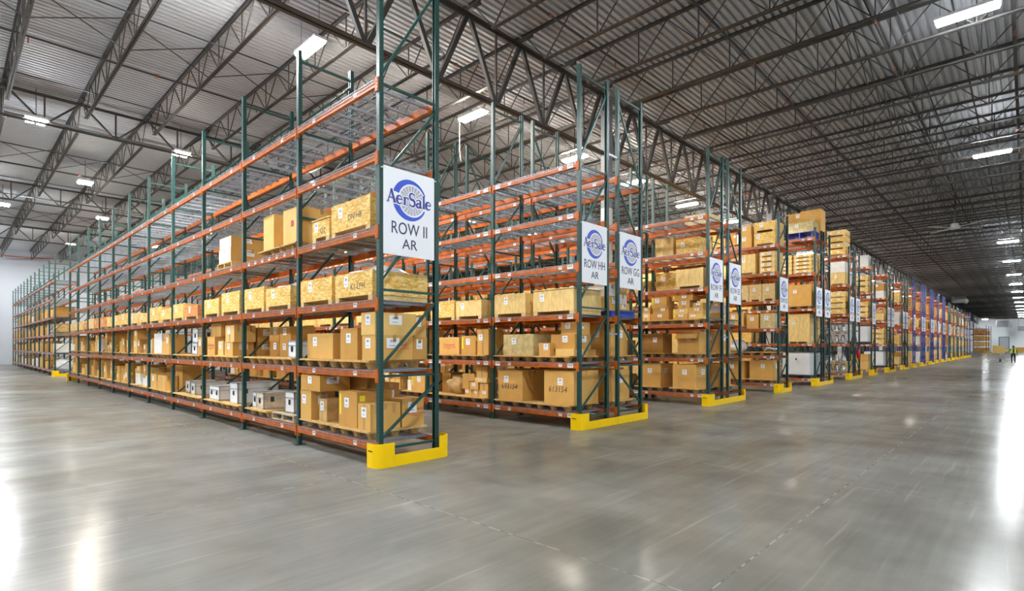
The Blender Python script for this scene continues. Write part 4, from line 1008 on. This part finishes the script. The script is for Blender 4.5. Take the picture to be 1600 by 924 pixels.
for k in range(2, 8):
    gen_bay('HH', 1, k, YH, k < 4, stuff=k > 3); gen_bay('HH', 2, k, YH, False, stuff=k > 3)
    gen_crates('HH', 3, k, YH, (OSB, PLY, OSB), k < 5)
def big(rw, lvl, x0, x1, y0, y1, h, tags='label', tone=None, L=None, pal=True, detail=True):
    z = (L or LV)[lvl - 1] + (0.142 if pal else 0.012)
    B(rw, lvl, x0, x1, y0, y1, z, z + h, tags, tone, detail)
    if pal: pulp_pallet(rw, lvl, x0 - 0.08, x1 + 0.08, y0 - 0.08, z - 0.132)
big('GG', 1, -7.75, -6.80, 10.42, 11.15, .70, 'label side', 0); big('GG', 2, -7.7, -6.86, 10.45, 11.15, .72, 'label side', 0); big('GG', 1, -9.0, -8.1, 10.45, 11.2, .7); big('GG', 2, -9.0, -8.1, 10.45, 11.2, .6)
wood_pallet('GG', 3, -7.8, -6.75, 10.32, LV[2] + 0.01, BLUEPLASTIC, 'bright blue plastic pallet on the third shelf at the end of row GG')
B('GG', 3, -7.6, -6.85, 10.4, 10.75, 2.515, 2.86, 'side', 1); B('GG', 3, -7.55, -6.86, 10.82, 11.25, 2.515, 2.70, 'side', 2); B('GG', 3, -7.5, -6.9, 10.42, 10.72, 2.86, 3.12, 'white side'); B('GG', 3, -7.5, -6.9, 10.85, 11.2, 2.70, 2.92, 'white side')
B('GG', 3, -7.45, -6.9, 10.9, 11.2, 2.92, 3.10, 'side', 0)
for k in range(1, 6): gen_crates('GG', 3, k, YG, (OSB, PLY), False); 
for k in range(2, 5): gen_bay('GG', 2, k, YG, False, stuff=True)
# ---- rows FF and EE
YF, YE = 15.031, 16.437
big('FF', 1, -8.9, -8.14, 15.13, 15.98, .70, 'label side', 0); big('FF', 1, -7.73, -6.98, 15.11, 15.96, .69, 'label side', 0); big('FF', 2, -7.68, -7.0, 15.33, 16.0, .66, 'label flap', 0); big('FF', 2, -8.95, -8.2, 15.4, 16.0, .6, 'label', 3)
for a, b_, z0, z1, t in ((-7.73, -7.26, 2.512, 2.67, 0), (-7.24, -6.81, 2.512, 2.655, 2), (-7.73, -7.24, 2.67, 2.83, 2), (-7.24, -6.79, 2.655, 2.85, 0), (-7.56, -7.2, 2.83, 3.07, 0), (-7.1, -6.79, 2.85, 2.98, 0), (-7.77, -7.10, 3.07, 3.23, 1),
                         (-8.79, -8.5, 2.512, 2.73, 2), (-8.48, -7.87, 2.512, 2.71, 1), (-8.41, -7.87, 2.71, 2.89, 1), (-8.79, -8.5, 2.73, 2.92, 0), (-8.45, -7.94, 2.89, 3.22, 0)):
    B('FF', 3, a, b_, 15.13, 15.65, z0, z1, rnd.choice(('label', 'label tape', 'yellow label')), t)
two_pallets('FF', 3, 0, YF, False)
crate('FF', 4, -7.61, -6.76, 15.08, 16.04, LV[3] + .01, 3.99, PLY, label=False); crate('EE', 5, -8.3, -7.5, 16.47, 17.4, LV[4] + .01, 5.19, OSB); crate('EE', 4, -9.02, -8.2, 16.47, 17.4, LV[3] + .01, 4.14, OSB)
crate('EE', 5, -9.05, -8.4, 16.47, 17.4, LV[4] + .01, 5.3, PLY, label=False); crate('EE', 6, -8.0, -7.2, 16.47, 17.4, LV[5] + .01, 5.9, PLY)
big('EE', 1, -7.75, -6.85, 16.55, 17.3, .7, 'label side', 0); big('EE', 2, -7.7, -6.85, 16.55, 17.3, .7, 'label side', 0)
wood_pallet('EE', 3, -7.8, -6.78, 16.46, LV[2] + .01, GREYWOOD, 'weathered wooden pallet on the third shelf at the end of row EE')
B('EE', 3, -7.6, -6.85, 16.55, 17.0, 2.512, 2.75, 'side', 2); B('EE', 3, -7.55, -6.88, 16.58, 17.0, 2.75, 2.98, 'white side'); B('EE', 3, -7.5, -6.9, 17.05, 17.35, 2.512, 2.8, 'side', 0)
for k in range(1, 5):
    for lvl in (1, 2): gen_bay('FF', lvl, k, YF, False, stuff=True)
    gen_crates('FF', 3, k, YF, (OSB, PLY), False); gen_crates('EE', 3, k, YE, (OSB, PLY), False); gen_crates('EE', 4, k, YE, (OSB, PLY), False, tall=1.4)
# ---- row DD
YD = 21.104
big('DD', 1, -7.68, -6.83, 21.2, 22.05, .72, 'label side', 0); big('DD', 1, -8.7, -7.87, 21.2, 22.0, .66, 'label', 1)
engine('DD', 2, -7.49, -6.82, 21.25, P2(2)); pulp_pallet('DD', 2, -7.75, -6.72, YD + .02, LV[1] + .01)
lump('film_sack', 'white plastic bundle on pallet, second shelf, bay one, row DD', 'sack', -8.3, 21.6, P2(2), 0.32, 0.35, 0.4, PLASTICWRAP, 9, 0.14); pulp_pallet('DD', 2, -8.85, -7.85, YD + .02, LV[1] + .01)
big('DD', 3, -7.78, -7.34, 21.18, 21.8, .54, 'label', 0, pal=False); B('DD', 3, -7.28, -6.76, 21.18, 21.8, LV[2] + .012, 2.94, 'wrap gloss label'); big('DD', 3, -8.7, -7.9, 21.2, 21.9, .5, 'label', 0)
for a, b_ in ((-7.2, -6.74), (-7.68, -7.22), (-8.16, -7.70)): crate('DD', 4, a, b_, 21.16, 22.1, LV[3] + .01, 4.05, PINE, detail=False)
crate('DD', 5, -8.1, -7.46, 21.16, 22.1, LV[4] + .01, 5.22, PLY); flats('DD', 5, -7.3, -6.76, 21.18, 22.1, LV[4] + .01, 5.26, 4)
crate('DD', 6, -7.50, -6.73, 21.16, 22.1, LV[5] + .01, 5.98, OSB); crate('DD', 6, -7.50, -6.73, 21.16, 22.1, 6.0, 6.38, OSB)
B('DD', 6, -8.1, -7.6, 21.18, 21.9, LV[5] + .012, 5.98, 'label', 0); B('DD', 6, -8.1, -7.62, 21.2, 21.9, 5.98, 6.34, 'label', 0)
for k in (1, 2):
    for lvl in (1, 2, 3, 4, 5): gen_crates('DD', lvl, k, YD, (OSB, PLY), False, tall=1.5)
# ---- rows CC and BB
YC = 25.832; YB = 27.20
machine_case('CC', 1, -7.95, -6.80, 25.9, 26.86, LB[0] + .01, 1.52); crate('CC', 2, -7.75, -6.84, 25.9, 26.86, LB[1] + .01, 3.12, PLY); B('CC', 3, -7.8, -6.76, 25.9, 26.8, LB[2] + .15, 4.42, 'label', 0); pulp_pallet('CC', 3, -7.85, -6.7, YC + .02, LB[2] + .01)
flats('CC', 4, -7.49, -6.74, 25.9, 26.85, LB[3] + .01, 5.75, 5); flats('CC', 4, -8.3, -7.54, 25.9, 26.85, LB[3] + .01, 5.75, 5)
wood_pallet('CC', 5, -7.75, -6.71, 25.86, LB[4] + .01, BLUEPLASTIC, 'bright blue plastic pallet on the top shelf at the end of row CC', H=0.28)
B('CC', 5, -7.69, -6.70, 25.9, 26.75, 6.715, 7.16, 'wrap gloss label'); B('CC', 5, -7.85, -6.85, 25.95, 26.75, 7.16, 7.58, 'label', 0)
B('BB', 5, -7.6, -6.75, 27.3, 28.1, LB[4] + .012, 7.95, '', 0)
for lvl, k_ in ((1, 'm'), (2, 'p'), (3, 'b'), (4, 'f')):
    z = LB[lvl - 1] + .012
    if k_ == 'm': machine_case('BB', 1, -7.9, -6.8, 27.25, 28.2, z, 1.5)
    elif k_ == 'p': crate('BB', 2, -7.8, -6.85, 27.25, 28.2, z, 3.0, PLY, detail=False)
    elif k_ == 'b': B('BB', 3, -7.8, -6.8, 27.28, 28.1, z, z + 1.0, 'side', 1)
    else: flats('BB', 4, -7.6, -6.8, 27.25, 28.2, z, 5.8, 4)
for k in (1, 2):
    for lvl in (1, 2, 3, 4): gen_crates('CC', lvl, k, YC, (OSB, PLY), False, L=LB, tall=2.3)
    gen_bay('CC', 5, k, YC, False, L=LB, tall=1.2, stuff=True)
# ---- rows further along the main aisle, one kind of load per shelf
drum_stack('AA', 1, -7.7, -6.78, 31.98, LB[0] + .012); drum_stack('AA', 2, -7.7, -6.78, 31.98, LB[1] + .012)
flats('AA', 3, -7.62, -6.76, 32.0, 32.95, LB[2] + .012, 4.55, 4); crate('AA', 4, -7.5, -6.78, 32.0, 32.95, LB[3] + .012, 5.55, PLY, detail=False); B('AA', 4, -7.5, -6.80, 32.0, 32.9, 5.56, 6.1, 'white label')
flats('AA', 5, -7.62, -6.76, 32.0, 32.95, LB[4] + .012, 7.75, 4)
for i, (l, y, m2) in enumerate(far):
    if l == 'AA': continue
    for lvl in range(1, 6):
        z = LB[lvl - 1] + .012; xa, xb = -7.75, -6.78
        kind = rnd.choice(('box', 'crate', 'flats', 'box', 'crate')) if i < 8 else rnd.choice(('box', 'box', 'crate', 'none'))
        if lvl == 5 and (i > 4 or rnd.random() < 0.5): continue
        if l in ('Y', 'Z') and lvl == 2 or l == 'X' and lvl == 1: machine_case(l, lvl, xa - .15, xb, y + .05, y + 1.0, z, z + 1.15); continue
        if kind == 'box':
            h = rnd.uniform(0.45, 0.95); B(l, lvl, xa, xb, y + .05, y + .9, z, z + h, rnd.choice(('label', 'label', 'white')), None, i < 6, stuff=i > 11)
            if h < 0.6 and i < 8: B(l, lvl, xa + .1, xb, y + .05, y + .85, z + h, z + h + rnd.uniform(.3, .5), 'label', None, i < 6)
        elif kind == 'crate':
            h = rnd.uniform(0.5, 1.05); crate(l, lvl, xa, xb, y + .04, y + .95, z, z + h, rnd.choice((OSB, PLY)), detail=False)
        elif kind == 'flats': flats(l, lvl, xa, xb, y + .04, y + .95, z, z + 1.0, 3)

tag(put('distant_boxes', FARBOX.mesh('distant_boxes', CARD + [WHITECARD])), 'small brown and white boxes far back on the rack shelves', 'boxes', kind='stuff')
# ------------------------------------------------------------------ things along the main aisle and at its far end
ex = thing('fire_extinguisher', 'red fire extinguisher hung on the end frame of row Z', 'extinguisher', (XE + POST + 0.09, 33.5, 1.05))
put('cylinder', smooth(MB().tube([(0, 0, 0), (0, 0, .02), (0, 0, .42), (0, 0, .50)], [.06, .085, .085, .03], 14).mesh('cylinder', REDP)), ex)
put('valve', MB().box(-.03, .03, -.07, .05, .50, .56).mesh('valve', BLACKP), ex); put('hose', smooth(MB().tube([(0, .05, .52), (.05, .12, .4), (.06, .11, .12)], .016, 6).mesh('hose', BLACKP)), ex)
put('bracket', MB().box(-.09, -.05, -.03, .03, .1, .45).mesh('bracket', DARKMETAL), ex)
# unit heaters
def heater(x, y, z, s, label, ry=0):
    h = thing('unit_heater', label, 'heater', (x, y, z), None, (0, 0, ry))
    put('casing', MB().box(-s, s, -s * .8, s * .8, 0, 1.4 * s).mesh('casing', HOUSING), h)
    m = MB()
    for i in range(6): m.box(-s * .9, s * .9, -s * .86, -s * .78, s * (.12 + .21 * i), s * (.2 + .21 * i))
    put('louvre', m.mesh('louvre', STEEL), h)
    put('outlet_hood', MB().add([(s, -.7 * s, .1 * s), (s, .7 * s, .1 * s), (s, .7 * s, 1.3 * s), (s, -.7 * s, 1.3 * s), (1.25 * s, -.7 * s, -.35 * s), (1.25 * s, .7 * s, -.35 * s), (1.6 * s, .7 * s, .3 * s), (1.6 * s, -.7 * s, .3 * s)], [(0, 1, 5, 4), (1, 2, 6, 5), (2, 3, 7, 6), (3, 0, 4, 7), (4, 5, 6, 7)]).mesh('outlet_hood', HOUSING), h)
    for a in (-s * .8, s * .8): put('hanger', MB().tube([(a, 0, 1.4 * s), (a, 0, DECK_Z - z)], .015, 5).mesh('hanger', STEEL), h)
heater(-8.6, 121.0, 9.3, 0.8, 'grey unit heater hanging from the roof beyond the last racks', R(20))
heater(-5.2, 214.5, 7.4, 1.4, 'large white unit heater under the roof before the far wall'); heater(-1.0, 215.5, 6.2, 1.0, 'lower grey unit heater beside the far wall column')
fan = thing('ceiling_fan', 'large ceiling fan hanging under the roof joists over the main aisle', 'fan', (-3.1, 41.5, 8.75))
put('drop_rod', MB().tube([(0, 0, 0.3), (0, 0, DECK_Z - 8.75)], .05, 8).mesh('drop_rod', STEEL), fan); put('motor', smooth(MB().tube([(0, 0, -.02), (0, 0, .3)], [.26, .16], 16).mesh('motor', HOUSING)), fan)
for i in range(4):
    a = R(48 + 90 * i); put('blade', cached('fblade', lambda: MB().box(.2, 1.7, -.07, .07, 0, .02).mesh('blade', HOUSING)), fan, (0, 0, .03), (R(8), 0, a))
# racks standing free near the far wall
for i, y in enumerate((183.0, 190.5, 197.0)):
    rk = rack('far %d' % i, y, 2, LB, D2, 7.2, 7.2, x_end=-7.6 + 0.2 * i, decks=False, label='%s rack standing free before the white far wall' % ('near', 'middle', 'rear')[i])
    for lvl in range(1, 5):
        for s in (0.15, 1.3):
            z = LB[lvl - 1] + .012; x = -7.6 + 0.2 * i - s
            tag(put('cardboard_box', MB().box(-.5, .5, -.45, .45, 0, 1.05).mesh('cardboard_box', CARD[lvl % 3]), None, (x - .5, y + .5, z)),
                'large tan box, %s shelf, %s bay half, %s rack before the far wall' % (LVW[lvl], 'outer' if s < 1 else 'inner', ('near', 'middle', 'rear')[i]), 'box', 'boxes before the far wall')
cr = thing('wooden_crate', 'big strand-board crate standing on the floor before the far wall', 'crate', (-4.8, 168, 0))
put('panel', MB().box(-1.0, 1.0, -.8, .8, .1, 1.9).mesh('panel', OSB), cr)
for s in (-.85, 0, .85): put('skid', cached('bskid', lambda: MB().box(-.1, .1, -.8, .8, 0, .1).mesh('skid', PINE)), cr, (s, 0, 0))
for i, (x, y) in enumerate(((-6.6, 160), (-6.4, 163))):
    wood_pallet('floor', 1, x - .6, x + .6, y, 0.001, PINE, '%s loose wooden pallet on the floor past the racks' % ('nearer', 'further')[i])
    tag(put('cardboard_box', MB().box(-.35, .35, -.3, .3, 0, .55).mesh('cardboard_box', CARD[0]), None, (x, y + .5, .132)), 'box on the %s loose pallet past the racks' % ('nearer', 'further')[i], 'box')
cb = thing('low_barrier', 'long brown timber barrier along the foot of the far wall', 'barrier', (-0.2, 176, 0))
put('board', MB().box(-2.2, 4, -.1, .1, .25, 1.5).mesh('board', CARD[0]), cb); put('rail', MB().box(-5, 4, .15, .3, .6, 1.0).mesh('rail', YELLOW), cb)
for x in (-2, 0, 2): put('foot', MB().box(x - .08, x + .08, -.1, .1, 0, .25).mesh('foot', BLACKP), cb)
dr = tag(put('door_1', MB().box(-6.0, -4.0, WALL_B - .12, WALL_B, 0, 4.4).mesh('door_1', WALLG)), 'grey service door in the far wall', kind='structure')
put('door_frame', MB().box(-6.2, -6.0, WALL_B - .16, WALL_B, 0, 4.6).box(-4.0, -3.8, WALL_B - .16, WALL_B, 0, 4.6).box(-6.2, -3.8, WALL_B - .16, WALL_B, 4.4, 4.6).mesh('door_frame', TEALB), dr)
tag(put('trim_1', MB().box(WALL_L, WALL_R, WALL_B - .06, WALL_B, 10.35, 10.5).mesh('trim_1', ORANGECABLE)), 'orange-red pipe line along the top of the far wall', kind='structure')
tag(put('cable', smooth(MB().tube([(WALL_L + .12, y, 10.45 - 0.16 * abs(math.sin(y * 0.385))) for y in [0.5 * i for i in range(0, 60)]], .045, 6).mesh('cable', ORANGECABLE))), 'orange cable slung in loops along the top of the left wall', 'cable')
tag(put('warning_rope', smooth(MB().tube([(-10.6, 27.0 + .2 * i, 9.2 + .05 * i) for i in range(14)], .03, 6).mesh('warning_rope', ORANGECABLE))), 'short orange rope tied to the roof girder', 'rope')

# ---- person pulling a pallet jack
def skin_mesh(name, joints, edges, mat, sub=2):
    me = bpy.data.meshes.new(name); me.from_pydata([j[:3] for j in joints], edges, []); me.materials.append(mat)
    o = bpy.data.objects.new(name, me); col.objects.link(o)
    sk = o.modifiers.new('skin', 'SKIN'); sk.use_smooth_shade = True
    for v, j in zip(me.skin_vertices[0].data, joints): v.radius = (j[3], j[4] if len(j) > 4 else j[3])
    me.skin_vertices[0].data[0].use_root = True
    sb = o.modifiers.new('sub', 'SUBSURF'); sb.levels = sub; sb.render_levels = sub
    return o
J = [(0, 0, .95, .15, .11), (0, 0, 1.15, .15, .10), (0, 0.01, 1.38, .17, .10), (0, 0.01, 1.50, .06), (0, 0.02, 1.56, .055), (0, 0.03, 1.64, .085, .10), (0, 0.03, 1.72, .075, .09),
     (-.20, 0, 1.42, .055), (-.34, -.08, 1.20, .042), (-.52, -.22, 1.06, .033), (-.60, -.28, 1.03, .030), (.20, 0, 1.42, .055), (.27, .06, 1.15, .042), (.30, .0, .92, .033), (.31, -.03, .83, .030),
     (-.10, .02, .82, .085), (-.11, .14, .48, .062), (-.11, .02, .10, .042), (-.11, .16, .05, .036), (.10, 0, .82, .085), (.11, .02, .48, .062), (.11, -.16, .10, .042), (.11, -.04, .05, .036)]
Eg = [(0, 1), (1, 2), (2, 3), (3, 4), (4, 5), (5, 6), (2, 7), (7, 8), (8, 9), (9, 10), (2, 11), (11, 12), (12, 13), (13, 14), (0, 15), (15, 16), (16, 17), (17, 18), (0, 19), (19, 20), (20, 21), (21, 22)]
for wi, s in ((10, -1), (14, 1)):
    bx0, by0, bz0 = J[wi][:3]
    for fi, (dx, dy) in enumerate(((-.03, .015), (-.018, -.02), (-.004, -.028), (.012, -.025), (.028, -.015))):
        ln = (.045, .07, .078, .072, .058)[fi]; i0 = len(J)
        J += [(bx0 + dx * .7, by0 + dy, bz0 - .03, .010), (bx0 + dx, by0 + dy * 1.2, bz0 - .03 - ln * .6, .009), (bx0 + dx * .9, by0 + dy * .6, bz0 - .03 - ln, .008)]
        Eg += [(wi, i0), (i0, i0 + 1), (i0 + 1, i0 + 2)]
pr = thing('person', 'person in dark clothes and yellow safety vest walking away beside a pallet jack', 'person', (-1.04, 77.3, 0.0), None, (0, 0, R(8)))
body = skin_mesh('body', J, Eg, SKIN); body.parent = pr
tr = skin_mesh('trousers', [(0, 0, 1.0, .165, .125), (-.10, .02, .82, .098), (-.11, .14, .48, .076), (-.11, .03, .11, .058), (.10, 0, .82, .098), (.11, .02, .48, .076), (.11, -.15, .11, .058)], [(0, 1), (1, 2), (2, 3), (0, 4), (4, 5), (5, 6)], NAVY); tr.parent = pr
sh_ = skin_mesh('shirt', [(0, 0, 1.0, .165, .12), (0, 0, 1.16, .165, .115), (0, .01, 1.40, .18, .115), (-.20, 0, 1.42, .068), (-.33, -.075, 1.21, .054), (.20, 0, 1.42, .068), (.265, .055, 1.17, .054)], [(0, 1), (1, 2), (2, 3), (3, 4), (2, 5), (5, 6)], NAVY); sh_.parent = pr
put('vest', MB().box(-.205, -.07, -.145, -.118, 1.0, 1.47).box(.07, .205, -.145, -.118, 1.0, 1.47).box(-.205, -.185, -.145, .14, 1.0, 1.40).box(.185, .205, -.145, .14, 1.0, 1.40).box(-.205, .205, .12, .145, 1.0, 1.47).mesh('vest', HIVIS), pr)
hr = MB().tube([(0, .02, 1.655), (0, .015, 1.70), (0, .02, 1.76), (0, .025, 1.785)], [.098, .108, .088, .04], 14); put('hair', smooth(hr.mesh('hair', HAIR)), pr)
for s in (-1, 1): put('boot', MB().box(-.05, .05, -.08, .19, 0, .09).mesh('boot', BLACKP), pr, (s * .11, .02 if s < 0 else -.16, 0))
pj = thing('pallet_jack', 'hand pallet jack with upright handle standing beside the walking person', 'pallet jack', (-2.05, 77.0, 0))
for s in (-1, 1): put('fork', MB().box(s * .27 - .08, s * .27 + .08, -.2, 1.0, .07, .12).mesh('fork', ALU), pj)
put('pump', smooth(MB().tube([(0, -.3, .08), (0, -.3, .42)], .09, 10).mesh('pump', DARKMETAL)), pj); put('frame', MB().bar((-.3, -.2, .1), (0, -.28, .42), .07).bar((.3, -.2, .1), (0, -.28, .42), .07).box(-.35, .35, -.24, -.16, .07, .2).mesh('frame', ALU), pj)
put('handle', smooth(MB().tube([(0, -.32, .4), (.02, -.36, 1.0)], .025, 8).mesh('handle', ALU)), pj)
put('grip', smooth(MB().tube([(-.05, -.36, .98), (-.22, -.37, 1.05), (-.1, -.37, 1.14), (.14, -.37, 1.14), (.26, -.37, 1.05), (.09, -.36, .98)], .02, 8).mesh('grip', ALU)), pj)
for s in (-.09, .09): put('wheel', MB().tube([(s - .025, -.3, .08), (s + .025, -.3, .08)], .08, 12).mesh('wheel', BLACKP), pj)
for s in (-.27, .27): put('roller', MB().tube([(s - .04, .85, .04), (s + .04, .85, .04)], .04, 10).mesh('roller', BLACKP), pj)
